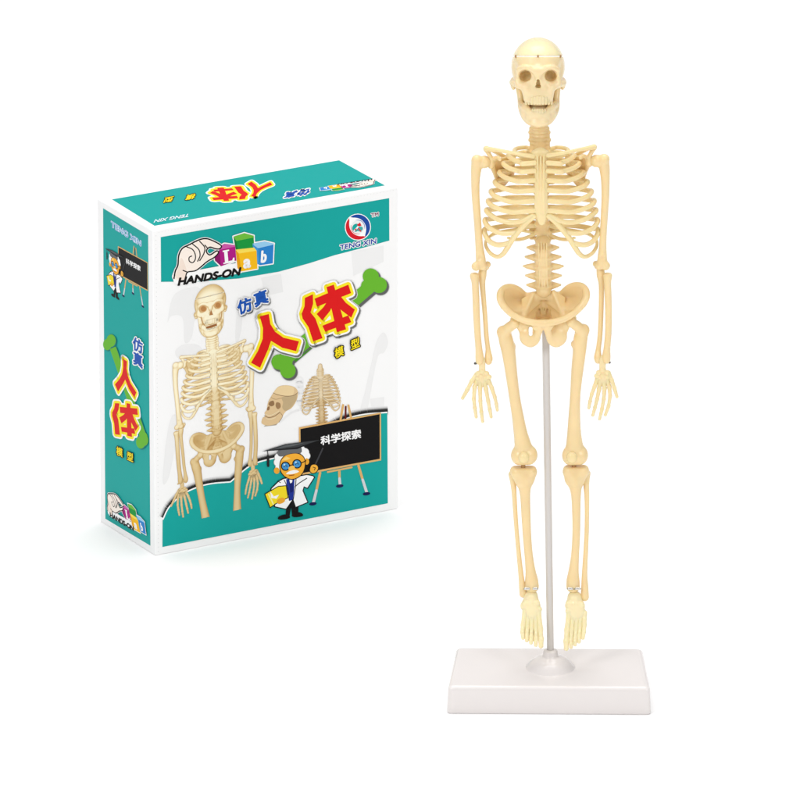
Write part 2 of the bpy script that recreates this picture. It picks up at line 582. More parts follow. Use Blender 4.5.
# --- shoulders
for s, pts in ((-1, [(533.5, 156.5, 21, 2.6), (522, 154.6, 21, 2), (508, 152, 16, 1.8), (496, 150, 9, 2), (486.5, 149, 2, 2.8)]),
               (1, [(547.5, 155.5, 21, 2.6), (560, 153.5, 21, 2), (573, 151, 16, 1.8), (585, 148.6, 9, 2), (594, 147.2, 2, 2.8)])):
    b = Bone(0.7)
    b.chain(pts, k=1.2, n=4)
    part('clavicle', b, M_RIB)
for s in (-1, 1):
    mx = lambda X: X if s < 0 else 1080.3 - X
    dy = 0 if s < 0 else -1.6
    b = Bone(0.75)
    A, Bq, Cq, Dq = S(mx(492), 161 + dy, -8), S(mx(514), 156 + dy, -30), S(mx(500), 190 + dy, -31), S(mx(513), 174 + dy, -39)
    b.tri(A, Bq, Cq, 1.5, k=2.5).tri(Bq, Dq, Cq, 1.5, k=2.5)
    b.chain([(mx(491), 163 + dy, -6, 3.4), (mx(494.5), 172 + dy, -14, 2.2), (mx(497.5), 181 + dy, -22, 2), (mx(500), 190 + dy, -31, 2)], k=2, n=3)
    b.chain([(mx(514), 160 + dy, -34, 1.6), (mx(503), 156 + dy, -28, 2.2), (mx(493), 150.5 + dy, -14, 2.2), (mx(486.3), 148.8 + dy, -1, 2.6)], k=2, n=4)
    b.chain([(mx(486.3), 149 + dy, -1, 2.6), (mx(489), 154 + dy, 0, 2.2), (mx(491.5), 159 + dy, -2, 2.4)], k=2, n=3)
    b.chain([(mx(493), 160 + dy, -8, 2.4), (mx(497), 157.5 + dy, 2, 2), (mx(500), 159.5 + dy, 8, 1.8)], k=2, n=3)
    E(b, mx(491), 163 + dy, -4, (4, 5.5, 6), k=2)
    part('scapula', b, M_BONE)

# --- arms
ARM = {
    -1: dict(hum=[(477.5, 161.5, 0, 6), (476.2, 169, 0, 5.2), (475.4, 181, 0, 4.3), (475.7, 197, 0, 3.9), (477, 214, 0, 3.7), (478.3, 232, 0, 3.7), (479.3, 246, 0, 3.9), (480.3, 255, 0, 4.6), (481, 261, 0, 5)],
             head=[(484.4, 162, -1, 6.3), (476.6, 160, 2, 5)], cond=[(476, 266.4, 2, 4.5), (483, 266.2, 0, 4.5), (487.4, 264.6, -4, 3.4)],
             out=[(474.5, 276, 2, 4.6), (475.2, 283, 2, 3.6), (475.9, 297, 2, 3.5), (476.5, 315, 2, 3.4), (477.5, 333, 2, 3.3), (478.8, 348, 2, 3.4), (479.6, 357, 2, 4.2), (479.4, 361, 2, 3.8)],
             inn=[(483, 270, -5, 4.0), (482.2, 276, -5, 4.2), (482.3, 284, -5, 3), (483.7, 300, -5, 2.5), (485.2, 318, -5, 2.4), (486.4, 336, -5, 2.4), (488, 349, -4, 2.5), (488.6, 358, -2, 4), (488.6, 361.5, -2, 3.4)],
             ole=(486.5, 266, -11, 3.2), pin=(476.0, 363.2)),
    1: dict(hum=[(603.2, 160.5, 0, 6), (604.6, 169, 0, 5.2), (605.4, 181, 0, 4.3), (605.4, 197, 0, 3.9), (604.5, 214, 0, 3.6), (603.4, 232, 0, 3.5), (602.8, 246, 0, 3.7), (602.4, 255, 0, 4.5), (602.2, 261, 0, 5)],
            head=[(596.4, 161, -1, 6.3), (604.4, 159, 2, 5)], cond=[(605.6, 265.8, 2, 4.5), (599.4, 265.6, 0, 4.5), (596, 264, -4, 3.3)],
            out=[(607.6, 276, 2, 4.6), (607.6, 283, 2, 3.6), (608.2, 297, 2, 3.5), (608.6, 315, 2, 3.4), (608.3, 333, 2, 3.3), (607, 348, 2, 3.4), (606.4, 356, 2, 4.2), (606.6, 360, 2, 3.8)],
            inn=[(600.4, 270, -5, 4.0), (601, 276, -5, 4.2), (601.6, 284, -5, 3), (601.4, 300, -5, 2.6), (600.9, 318, -5, 2.5), (600, 336, -5, 2.5), (598.4, 349, -4, 2.6), (597.8, 357, -2, 3.8), (598, 360.5, -2, 3.3)],
            ole=(597, 265, -11, 3.2), pin=(608.6, 362.2))}
HAND = {
    -1: dict(car=[(478, 373.5), (482, 371), (486.5, 373.5), (477.5, 378), (481.5, 376.5), (485.8, 378), (489, 377)], wr=[(482, 358), (482.2, 366)],
             fin=[[(476.5, 374.5, 1.9), (471.9, 381, 1.7), (467.5, 389.5, 1.6), (462.6, 398.2, 1.3)],
                  [(477, 379, 1.8), (474.6, 387, 1.7), (473.8, 399, 1.45), (474.8, 408, 1.4), (476.2, 417, 1.2)],
                  [(480.2, 380, 1.8), (480, 388, 1.7), (480.4, 401, 1.45), (481.4, 412, 1.4), (482.6, 421.5, 1.2)],
                  [(484.4, 380, 1.8), (486, 389, 1.7), (488.2, 401, 1.45), (489.8, 409.5, 1.35), (491.2, 417, 1.15)],
                  [(488, 379, 1.8), (491.8, 388, 1.6), (494.8, 397, 1.35), (496.4, 404, 1.3), (497.3, 410.2, 1.1)]]),
    1: dict(car=[(607.5, 372.5), (603, 370), (598.8, 372.5), (607.5, 377), (603.4, 375.8), (599.5, 377.2), (596.8, 376)], wr=[(602.5, 357), (602.6, 365)],
            fin=[[(608.5, 373, 1.9), (611.6, 380, 1.7), (614.4, 388, 1.5), (617, 396.8, 1.2)],
                 [(607, 378, 1.8), (609.3, 387, 1.7), (610.2, 396, 1.45), (608.6, 406, 1.4), (605.4, 415, 1.2)],
                 [(603.6, 379, 1.8), (604.6, 388, 1.7), (603.8, 399, 1.45), (602, 409, 1.4), (599.6, 419, 1.2)],
                 [(600.2, 379, 1.8), (599.2, 389, 1.7), (597, 399.5, 1.45), (595, 407.5, 1.35), (592.8, 415.4, 1.15)],
                 [(597.4, 378, 1.8), (594.8, 386, 1.6), (591.8, 394, 1.35), (590, 401.5, 1.3), (588.8, 408, 1.1)]])}
for s in (-1, 1):
    a = ARM[s]
    b = Bone(0.75)
    b.chain(a['hum'], k=1.5, n=3)
    for (X, Y, D, r) in a['head'] + a['cond']:
        E(b, X, Y, D, (r, r, r), k=2)
    E(b, (a['cond'][0][0] + a['cond'][1][0]) / 2, 258, 6, (2.4, 3, 3), k=2, op='s')
    part('humerus', b, M_BONE)
    b = Bone(0.7)
    b.chain(a['out'], k=1.2, n=3)
    t = a['out'][0]
    b.half(S(t[0], 272.6, 0), np.array([0, 0, 1.0]), k=1)
    part('radius', b, M_BONE)
    b = Bone(0.7)
    b.chain(a['inn'], k=1.2, n=3)
    E(b, *a['ole'][:3], (3, 3.2, 4.5), k=2)
    part('ulna', b, M_BONE)
    g = HAND[s]
    b = Bone(0.5)
    b.chain([(g['wr'][0][0], g['wr'][0][1], 1, 2.2), (g['wr'][1][0], g['wr'][1][1], 1, 2.2)], k=1)
    b.chain([(g['wr'][0][0] - 1.6, g['wr'][0][1] + 2, 1, 1.7), (g['wr'][1][0] - 1.2, g['wr'][1][1] + 5, 1, 2)], k=1)
    b.chain([(g['wr'][0][0] + 1.6, g['wr'][0][1] + 2, 1, 1.7), (g['wr'][1][0] + 1.2, g['wr'][1][1] + 5, 1, 2)], k=1)
    E(b, g['car'][4][0], g['car'][4][1] + .5, 0, (6.8, 2.8, 6.6), k=1.5)
    E(b, g['car'][4][0] + s * -.6, g['car'][4][1] + 5.5, .6, (7.2, 1.9, 5.5), k=2)
    for j, (X, Y) in enumerate(g['car']):
        E(b, X, Y, 1.6, (2.7, 2.4, 2.5), k=.8)
    hand = part('hand', b, M_HAND)
    for q in g['fin']:
        fb = Bone(0.5)
        m = len(q)
        dd = [0.5, 2.0, 3.4, 4.4, 4.0]
        for j in range(m - 1):
            (X0, Y0, r0), (X1, Y1, r1) = q[j], q[j + 1]
            r0, r1 = r0 + .55, r1 + .4
            fb.cap(S(X0, Y0, dd[j]), S((X0 + X1) / 2, (Y0 + Y1) / 2, (dd[j] + dd[j + 1]) / 2), r0, r0 * .8, k=.8)
            fb.cap(S((X0 + X1) / 2, (Y0 + Y1) / 2, (dd[j] + dd[j + 1]) / 2), S(X1, Y1, dd[j + 1]), r0 * .8, r1, k=.8)
        part('finger', fb, M_HAND, hand)
    X, Y = a['pin']
    b = Bone(0.4)
    b.cap(S(X - s * 5, Y - .8, 2), S(X + s * .9, Y + .2, 2), 1.1, 1.3, k=.3)
    part('wrist_pin', b, M_DARK)

# --- pelvis
pv = Bone(0.7)
for s in (-1, 1):
    mx = lambda X: X if s < 0 else 1086.6 - X
    dy = 0 if s < 0 else -1.8
    P = lambda X, Y, D, lean=1: S(mx(X), Y + dy * lean, D)
    rim = [(503, 305, 6), (499.8, 299, 5), (500, 292.5, 0), (504.5, 287.6, -6), (511.5, 286.6, -12), (519, 289.5, -18), (525.5, 296, -23), (529, 303, -22), (522, 312, -4), (510, 311, 6)]
    rim = [tuple(q) for q in crm(rim, True, 4)]
    Cc = (513, 300, -21)
    for (p, q) in zip(rim, rim[1:] + rim[:1]):
        pv.tri(P(*Cc), P(*p), P(*q), 1.5, k=3)
    pv.chain([(mx(X), Y + dy, D, 1.9) for X, Y, D in rim[:29:2]], k=2, n=2)
    pv.chain([(mx(502), 303 + dy, 5, 2.4), (mx(506), 309 + dy, 7, 3), (mx(514), 315.5 + dy * .7, 10, 3.3), (mx(524), 320.3 + dy * .4, 14, 3.3), (mx(534), 322.6 + dy * .2, 17, 3.5), (mx(543.3), 323.3, 18, 3.3)], k=2, n=4)
    pv.chain([(mx(503.5), 306 + dy, 5, 2.8), (mx(500.6), 299 + dy, 4, 2.7), (mx(501.4), 292 + dy, 0, 2.3)], k=2, n=3)
    # inner wall of the basin
    w = [P(529, 302, -22), P(523, 311, -4), P(524, 321, 2, .4), P(534, 314, -20, .4), P(532, 326, -6, .2)]
    pv.tri(w[0], w[1], w[2], 1.6, k=2.5).tri(w[0], w[2], w[3], 1.6, k=2.5).tri(w[2], w[3], w[4], 1.4, k=2.5)
    pv.tri(P(533, 294, -15), P(541, 300, -22, 0), P(524.5, 314, -3), 1.8, k=2)
    pv.tri(P(533, 294, -15), P(524.5, 314, -3), P(523, 300, -15), 1.8, k=2)
    pv.tri(P(541, 300, -22, 0), P(524.5, 314, -3), P(533, 316, -26), 1.6, k=2)
    E(pv, mx(516.5), 320.5 + dy, 1, (6.4, 7, 6.8), k=3)
    # sitting bone loop
    pv.chain([(mx(520), 324 + dy * .5, 4, 4.4), (mx(524), 332.5, 2, 4.2), (mx(527.6), 340, 2, 4.6), (mx(531), 342.6, 4, 4.4), (mx(536), 337.8, 8, 3.8), (mx(539), 330, 13, 3.6), (mx(540.2), 324, 16, 3.4)], k=2.5, n=3)
    E(pv, mx(530), 336.6, 6, (10.4, 4.6, 10.6), k=2.5)
    E(pv, mx(533), 306, -28, (6.5, 4, 8), k=2.5)
    E(pv, mx(526.8), 325, 4, (4.5, 4, 4), k=2)
    E(pv, mx(536), 327, 13, (4.4, 4, 3.4), k=2)
    pv.tri(P(529, 300, -24), P(534, 322, -30, .2), P(523, 318, -4, .4), 1.8, k=2)
    pv.tri(P(534, 322, -30, .2), P(523, 318, -4, .4), P(533, 328, -6, .2), 1.8, k=2)
    if s < 0:
        for Y in (328.8, 331.2, 334):
            pv.cap(S(530.6, Y, 40), S(530.6, Y, -40), 2.0, k=1, op='s')
    else:
        E(pv, 554.2, 331.2, 15, (2.4, 6, 4.2), k=1.5, op='s')
    E(pv, mx(513.4), 323.5 + dy, 9, (5.4, 6, 5.4), k=1.2, op='s')
pv.chain([(530, 296.5, -22, 4.2), (543.5, 295.2, -17, 5.2), (557, 296, -22, 4.2)], k=3, n=3)
E(pv, 543.5, 300, -25, (12, 4.5, 8), k=3)
E(pv, 543.5, 309, -31, (9.5, 4, 9), k=3)
E(pv, 543.3, 317, -32, (8.5, 3.4, 8), k=3)
E(pv, 543.3, 324, -26, (8.5, 4, 6), k=3)
for s in (-3.2, 0, 3.2):
    pv.cap(S(543.3 + s, 301, -20.5), S(543.3 + s * .6, 314, -27), .9, k=1)
pv.cap(S(542.6, 327, 30), S(542.4, 350, 30), .7, 2.0, k=.8, op='s')
pv.cap(S(542.6, 328, 20), S(542.4, 350, 14), 1.0, 2.4, k=.8, op='s')
part('pelvis', pv, M_BONE)

# --- legs
LEG = {
    -1: dict(fem=[(504.5, 333.5, -1, 6.6), (506.2, 341, 0, 7.2), (508.6, 352, 0, 6.9), (511.2, 372, 0, 6), (514.3, 395, 0, 5.5), (517.8, 416, 0, 5.9), (520.6, 433, 0, 6.9), (523.2, 446, 0, 8.6)],
             neck=[(514.4, 323.5, 6, 5.4), (509, 327.5, 3, 4.4), (504, 332, 0, 6)], tro=(502.6, 331.5, -2, 5), les=(511.8, 346, -3, 3.2),
             con=[(518.3, 455.5, 0, 7.4), (530, 455, 0, 7.6)], pat=(523.8, 457.6, 8.6), cut=466.3,
             tib=[(524.3, 478, 0, 8.6), (524.6, 485, 0, 6.9), (525.2, 496, 0, 5.1), (526, 515, 0, 4.7), (527, 535, 0, 4.3), (528.8, 556, 0, 4.3), (530.6, 571, 0, 5.2), (531.6, 580, 0, 6.6), (531.8, 586, 0, 7.3)],
             pla=[(517, 471.5, 0, 7), (530, 471.5, 0, 7)],
             fib=[(512.6, 474.5, -4, 4.2), (513.4, 484, -3, 3), (514.2, 494, -3, 2.5), (515.3, 512, -3, 2.3), (517, 535, -3, 2.2), (519.2, 558, -2, 2.4), (521, 575, -1, 2.7), (522.2, 586, 0, 3.3), (523, 594, 0, 3.7)],
             pins=((524.2, 530), (532.6, 537.6), 588.6), cutk=467.1),
    1: dict(fem=[(581.8, 332, -1, 6.5), (580.4, 340, 0, 7), (579.4, 352, 0, 6.6), (577.2, 372, 0, 6), (575.3, 395, 0, 5.2), (574.4, 416, 0, 5.9), (574.2, 433, 0, 7), (574.6, 446, 0, 8.7)],
            neck=[(571, 322, 6, 5.4), (577, 326, 3, 4.4), (582, 330.5, 0, 6)], tro=(584, 329.5, -2, 5), les=(573.8, 344, -3, 2.8),
            con=[(569.4, 455.5, 0, 7.4), (580.6, 455, 0, 7.6)], pat=(572, 457.4, 8.6), cut=465.6,
            tib=[(575, 478, 0, 8.8), (575.4, 485, 0, 6.8), (576, 496, 0, 4.9), (576.3, 515, 0, 4.2), (576.2, 535, 0, 4), (575, 556, 0, 4.1), (573.6, 571, 0, 5.2), (573, 580, 0, 6.6), (573, 586, 0, 7)],
            pla=[(570, 470.5, 0, 7), (582, 470.5, 0, 7)],
            fib=[(586.2, 473.5, -4, 4.4), (586.2, 484, -3, 3.1), (586.8, 494, -3, 2.6), (587, 512, -3, 2.3), (586.6, 535, -3, 2.3), (585.4, 558, -2, 2.5), (584.6, 575, -1, 2.9), (584.8, 586, 0, 3.6), (584.8, 597, 0, 4.3)],
            pins=((567.6, 573), (575, 580.2), 588.6), cutk=466.4)}
FOOT = {
    -1: dict(ank=(531, 596, 1), heel=(531.5, 599, -16), mid=[(526, 604), (531, 603), (536.5, 603), (527.5, 610), (533, 609.5), (538.5, 609.5)],
             ray=[[(538.5, 611, 2.6), (540.4, 629, 2.5), (541, 639, 2.6), (541, 646, 2.2)], [(535, 611, 2.2), (536, 629, 2), (536, 638, 2), (535.8, 645, 1.7)], [(531.5, 611, 2.2), (531.5, 628, 2), (531.2, 636.5, 2), (531, 643, 1.6)],
                  [(528, 611, 2.2), (527.2, 627, 2), (526.7, 635, 1.9), (526.8, 640.6, 1.6)], [(525, 610, 2.4), (523, 625, 2.1), (522.4, 632, 1.9), (523, 638, 1.6)]]),
    1: dict(ank=(574.5, 597, 1), heel=(574.5, 600, -16), mid=[(569.5, 604), (575, 604), (581, 605), (568.8, 611), (574.5, 611), (581.5, 612)],
            ray=[[(569, 612, 2.6), (567, 630, 2.5), (566.2, 641, 2.6), (566.2, 648.5, 2.2)], [(573, 612, 2.2), (571.6, 630, 2), (571, 640, 2), (571, 647, 1.7)], [(577, 612, 2.2), (576, 629, 2), (575.4, 638, 2), (575, 644.6, 1.6)],
                 [(580.6, 613, 2.2), (580, 628, 2), (579.4, 636, 1.9), (579, 641.8, 1.6)], [(584.4, 613, 2.6), (584.4, 625, 2.1), (583.8, 632, 1.9), (583, 638, 1.6)]])}
for s in (-1, 1):
    g = LEG[s]
    b = Bone(0.8)
    b.chain(g['fem'], k=2, n=3)
    b.chain(g['neck'], k=3)
    E(b, *g['tro'][:3], (g['tro'][3],) * 3, k=3)
    E(b, *g['les'][:3], (g['les'][3],) * 3, k=4)
    for (X, Y, D, r) in g['con']:
        E(b, X, Y, D, (r, 9, 9.5), k=3)
    E(b, (g['con'][0][0] + g['con'][1][0]) / 2, 456, 1, (10, 9, 9), k=3)
    b.half(S(524, g['cut'], 0), np.array([0, 0, -1.0]), k=0.9)
    femur = part('femur', b, M_BONE)
    b = Bone(0.5)
    b.cap(S((g['con'][0][0] + g['con'][1][0]) / 2 - 1, g['cut'] - 2, 1), S((g['con'][0][0] + g['con'][1][0]) / 2 - 1, g['cutk'] + 2, 1), 2.2, k=.3)
    part('knee_pin', b, M_PEG, femur)
    b = Bone(0.7)
    E(b, *g['pat'], (5.4, 4.4, 6.2), k=1)
    part('patella', b, M_RIB, femur)
    b = Bone(0.8)
    b.chain(g['tib'], k=2, n=3)
    for (X, Y, D, r) in g['pla']:
        E(b, X, Y, D, (r, 8, r), k=3)
    E(b, (g['pla'][0][0] + g['pla'][1][0]) / 2, 472.5, 0, (13, 8.4, 8), k=2)
    E(b, g['tib'][0][0], 480, 6.5, (4, 3, 6), k=4)
    E(b, g['tib'][0][0], 479, 0, (10.2, 7.5, 8), k=4)
    b.half(S(524, g['cutk'], 0), np.array([0, 0, 1.0]), k=0.9)
    part('tibia', b, M_BONE, upper=False)
    b = Bone(0.7)
    b.chain(g['fib'], k=1.2, n=3)
    part('fibula', b, M_BONE, upper=False)
    for (x0, x1) in g['pins'][:2]:
        b = Bone(0.35)
        Y = g['pins'][2]
        b.cap(S(x0 + 1.2, Y, 7.4), S(x1 - 1.2, Y, 7.4), 1.5, k=.3)
        part('ankle_pin', b, M_PIN, upper=False)
    b = Bone(0.35)
    b.cap(S(g['pins'][0][0], g['pins'][2] + .2, 6.2), S(g['pins'][1][1], g['pins'][2] + .2, 6.2), .8, k=.3)
    part('ankle_pin', b, M_DARK, upper=False)
    q = FOOT[s]
    b = Bone(0.6)
    X, Y, D = q['ank']
    E(b, X, Y, D, (7, 8, 6), k=2)
    b.chain([(X, Y, -1, 5), (q['heel'][0], q['heel'][1], q['heel'][2], 5.4)], k=3)
    E(b, q['heel'][0], q['heel'][1], q['heel'][2], (5.5, 6, 7), k=3)
    E(b, X, (Y + 610) / 2, 3, (8.6, 6.5, 9), k=2)
    E(b, q['ray'][2][0][0], 614, 8, (9.6, 3.4, 9), k=2)
    E(b, X + s * .6, 606, 5, (10.2, 6, 7), k=2)
    for (mx_, my_) in q['mid']:
        E(b, mx_, my_, 7.8, (3.6, 3, 3.7), k=.9)
    E(b, q['ray'][2][1][0], 627, 9.5, (9.6, 2.4, 16), k=2)
    foot = part('foot', b, M_OVERLIT, upper=False)
    for r_ in q['ray']:
        tb = Bone(0.5)
        dd = [8, 12, 15, 17]
        for j in range(3):
            (X0, Y0, r0), (X1, Y1, r1) = r_[j], r_[j + 1]
            r0, r1 = r0 + .35, r1 + .35
            tb.cap(S(X0, Y0, dd[j]), S((X0 + X1) / 2, (Y0 + Y1) / 2, (dd[j] + dd[j + 1]) / 2 + .5), r0, r0 * .82, k=.8)
            tb.cap(S((X0 + X1) / 2, (Y0 + Y1) / 2, (dd[j] + dd[j + 1]) / 2 + .5), S(X1, Y1, dd[j + 1]), r0 * .82, r1, k=.8)
        part('toe', tb, M_OVERLIT, foot, upper=False)

# ------------------------------------------------------------------ THE STAND
stand = empty('display_stand', (0, 0, 0), 'white glossy rectangular plinth with a thin grey rod holding up the skeleton', 'display stand')


def rounded_plate(name, fw, bw, d, h, yaw, mat, parent):
    """a plinth whose rear edge is slightly shorter, corners and upper edges rounded"""
    def ring(ins, z, rad):
        pts = []
        c = [(-fw / 2 + ins, -d / 2 + ins), (fw / 2 - ins, -d / 2 + ins), (bw / 2 - ins, d / 2 - ins), (-bw / 2 + ins, d / 2 - ins)]
        for i in range(4):
            p0, p, p1 = (np.array(c[(i - 1) % 4]), np.array(c[i]), np.array(c[(i + 1) % 4]))
            a = p + (p0 - p) / np.linalg.norm(p0 - p) * rad
            e = p + (p1 - p) / np.linalg.norm(p1 - p) * rad
            for t in np.linspace(0, 1, 6):
                xy = (1 - t) ** 2 * a + 2 * t * (1 - t) * p + t * t * e
                pts.append((xy[0] * math.cos(yaw) - xy[1] * math.sin(yaw), xy[0] * math.sin(yaw) + xy[1] * math.cos(yaw), z))
        return pts
    R = 0.0024
    rings = [ring(0.0004, 0.0, R), ring(0.0, 0.0008, R)]
    for a in np.linspace(0, math.pi / 2, 6):
        rings.append(ring(0.0005 + R * (1 - math.cos(a)), h - R + R * math.sin(a), R))
    v = [p for r in rings for p in r]
    n = len(rings[0])
    f = [(i * n + j, i * n + (j + 1) % n, (i + 1) * n + (j + 1) % n, (i + 1) * n + j) for i in range(len(rings) - 1) for j in range(n)]
    f.append(tuple(range((len(rings) - 1) * n, len(rings) * n)))
    f.append(tuple(range(n - 1, -1, -1)))
    o = new_mesh(name, v, f, mat, parent)
    return o


base = rounded_plate('base_plate', 0.1058, 0.0985, 0.0594, 0.0150, -0.016, M_WHITE, stand)


def lathe(name, prof, c, mat, parent, n=40, sx=1.0):
    v, f = [], []
    for r, z in prof:
        for j in range(n):
            a = 2 * math.pi * j / n
            v.append((c[0] + r * math.cos(a) * sx, c[1] + r * math.sin(a), z))
    for i in range(len(prof) - 1):
        for j in range(n):
            f.append((i * n + j, i * n + (j + 1) % n, (i + 1) * n + (j + 1) % n, (i + 1) * n + j))
    f.append(tuple(range((len(prof) - 1) * n, len(prof) * n)))
    f.append(tuple(range(n - 1, -1, -1)))
    return new_mesh(name, v, f, mat, parent)


rb = S(550.4, 664, 0) * U
cx_, zb = rb[0], 0.0149
boss = lathe('boss', [(0.0132, zb - .0002), (0.0128, zb + .0002), (0.0121, zb + .0009), (0.0112, zb + .0021), (0.0098, zb + .0036), (0.0079, zb + .0049), (0.0060, zb + .0057), (0.0046, zb + .0061), (0.0041, zb + .0065), (0.0039, zb + .0074), (0.0038, zb + .0088), (0.0034, zb + .0096), (0.0024, zb + .0099)],
             (cx_, rb[1]), M_WHITE, base, sx=1.0)
b = Bone(0.8)
p0, p1 = np.array([cx_, rb[1], zb + .008]) / U, S(545.7, 327, -14)
b.cap(p0, p1, 3.55, 3.7, k=.5)
V, Q = b.mesh()
new_mesh('rod', V * U, Q, M_ROD, stand)

# ------------------------------------------------------------------ THE BOX
BW, BD, BH, BYAW = 0.1505919, 0.0625222, 0.1847353, 0.51896
BORG = np.array([-0.1319279 - 0.0776, 5.3925618 - 5.1836, 0.0])
box = empty('packaging_box', BORG, 'teal and white cardboard toy box printed with a skeleton picture', 'cardboard box', BYAW)
bv = bpy.data.meshes.new('carton')
import bmesh
bm = bmesh.new()
bmesh.ops.create_cube(bm, size=1.0)
for vtx in bm.verts:
    vtx.co = Vector(((vtx.co.x + .5) * BW, (vtx.co.y + .5) * BD, (vtx.co.z + .5) * BH))
bmesh.ops.bevel(bm, geom=list(bm.edges), offset=0.0006, segments=3, profile=0.5, affect='EDGES')
bm.to_mesh(bv)
bm.free()
bv.materials.append(M_CARD)
carton = bpy.data.objects.new('carton', bv)
COL.objects.link(carton)
carton.parent = box


def homography(src, dst):
    A, r = [], []
    for (x, y), (u, w) in zip(src, dst):
        A += [[x, y, 1, 0, 0, 0, -u * x, -u * y], [0, 0, 0, x, y, 1, -w * x, -w * y]]
        r += [u, w]
    return np.append(np.linalg.solve(np.array(A, float), np.array(r, float)), 1).reshape(3, 3)


def happly(Hm, P):
    P = np.asarray(P, float).reshape(-1, 2)
    q = np.c_[P, np.ones(len(P))] @ Hm.T
    return q[:, :2] / q[:, 2:]


TL, TF, TR, TB, BL, BF, BR = (98.6, 197.4), (153.6, 230.8), (398.4, 188), (341, 156), (99.2, 522.2), (154, 556.6), (397.2, 507.2)
FACES = {
    'front': (homography([TF, TR, BR, BF], [(0, BH), (BW, BH), (BW, 0), (0, 0)]), lambda a, w, z: (a, -z, w)),
    'side': (homography([TL, TF, BF, BL], [(BD, BH), (0, BH), (0, 0), (BD, 0)]), lambda a, w, z: (-z, a, w)),
    'top': (homography([TL, TF, TR, TB], [(0, BD), (0, 0), (BW, 0), (BW, BD)]), lambda a, w, z: (a, w, BH + z)),
}
PMAT = {}


def ink(c):
    if c not in PMAT:
        PMAT[c] = material('ink_%d' % len(PMAT), srgb(*c), 0.5, spec=0.12)
    return PMAT[c]


LAYER = {'front': 0, 'side': 0, 'top': 0}
ZSTEP = 2.6e-6


class Print:
    """flat ink on one face of the carton"""

    def __init__(self, face, A=None):
        self.face = face
        self.A = A if A is not None else (lambda p: p)
        self.v, self.f, self.c = [], [], []

    def z(self):
        LAYER[self.face] += 1
        return 3e-5 + ZSTEP * LAYER[self.face]

    def put(self, P, faces, col, z):
        Hm, fn = FACES[self.face]
        uv = happly(Hm, [self.A(p) for p in P])
        n0 = len(self.v)
        self.v += [fn(a, w, z if np.isscalar(z) else z[i]) for i, (a, w) in enumerate(uv)]
        self.f += [tuple(n0 + i for i in t) for t in faces]
        self.c += [col] * len(faces)

    def poly(self, pts, col, smooth=False, z=None):
        P = crm(pts, True) if smooth else [np.array(p, float) for p in pts]
        tris = tessellate_polygon([[Vector((p[0], p[1], 0)) for p in P]])
        self.put(P, tris, col, self.z() if z is None else z)

    def disc(self, c, r, col, ry=None, z=None, rot=0.0, n=24):
        ry = r if ry is None else ry
        P = []
        for a in np.linspace(0, 2 * math.pi, n, endpoint=False):
            x, y = r * math.cos(a), ry * math.sin(a)
            P.append((c[0] + x * math.cos(rot) - y * math.sin(rot), c[1] + x * math.sin(rot) + y * math.cos(rot)))
        self.put(P, [tuple(range(n))], col, self.z() if z is None else z)

    def stroke(self, pts, w, col, closed=False, smooth=False, caps=True, z=None, taper=None):
        P = crm(pts, closed) if smooth else [np.array(p, float) for p in pts]
        if closed:
            P = P + [P[0]]
        z = self.z() if z is None else z
        for i, (a, b_) in enumerate(zip(P, P[1:])):
            d = b_ - a
            L = np.hypot(*d)
            if L < 1e-6:
                continue
            wa = w if taper is None else w + (taper - w) * i / max(1, len(P) - 1)
            wb_ = w if taper is None else w + (taper - w) * (i + 1) / max(1, len(P) - 1)
            n = np.array([-d[1], d[0]]) / L / 2
            self.put([a + n * wa, b_ + n * wb_, b_ - n * wb_, a - n * wa], [(0, 1, 2, 3)], col, z + (i % 3) * 0.6e-6)
        if caps:
            for i, p in enumerate(P):
                self.put([p + (w if taper is None else w + (taper - w) * i / max(1, len(P) - 1)) / 2 * np.array([math.cos(a), math.sin(a)]) for a in np.linspace(0, 2 * math.pi, 10, endpoint=False)],
                         [tuple(range(10))], col, z + (3 + i % 3) * 0.45e-6)
            self.z()

    def text(self, s, o, ux, vy, col, outline=(), bold=0.0, fit=None):
        """o: baseline start; ux, vy: where one em goes along and up; outline: (width, colour) from the outside in"""
        V, F, B = glyphs(s)
        o, ux, vy = np.array(o, float), np.array(ux, float), np.array(vy, float)
        if fit:
            wd = V[:, 0].max() - V[:, 0].min()
            ux = ux * fit / wd / np.hypot(*ux)
        P = [o + p[0] * ux + p[1] * vy for p in V]
        for (w, c) in list(outline) + ([(bold, col)] if bold else []):
            z = self.z()
            for i, (a, b_) in enumerate(B):
                d = P[b_] - P[a]
                L = np.hypot(*d)
                if L < 1e-6:
                    continue
                n = np.array([-d[1], d[0]]) / L * w / 2
                self.put([P[a] + n, P[b_] + n, P[b_] - n, P[a] - n], [(0, 1, 2, 3)], c, z + (i % 3) * 0.6e-6)
                self.put([P[a] + w / 2 * np.array([math.cos(t), math.sin(t)]) for t in np.linspace(0, 2 * math.pi, 8, endpoint=False)], [tuple(range(8))], c, z + (3 + i % 3) * 0.45e-6)
            self.put(P, F, c, z + 3.2e-6)
            self.z()
            self.z()
        self.put(P, F, col, self.z())

    def build(self, name, parent, label=None):
        cols = sorted(set(self.c))
        H_, fn = FACES[self.face]
        # faces look outward whichever way their outline ran
        out = {'front': (0, -1, 0), 'side': (-1, 0, 0), 'top': (0, 0, 1)}[self.face]
        V = np.array(self.v)
        F = []
        for t in self.f:
            n = np.zeros(3)
            for i in range(1, len(t) - 1):
                n += np.cross(V[t[i]] - V[t[0]], V[t[i + 1]] - V[t[0]])
            F.append(t if n @ np.array(out) >= 0 else t[::-1])
        o = new_mesh(name, V, F, [ink(c) for c in cols], parent, smooth=False, matidx=[cols.index(c) for c in self.c])
        if label:
            o['label'] = label
        return o


GL = {}


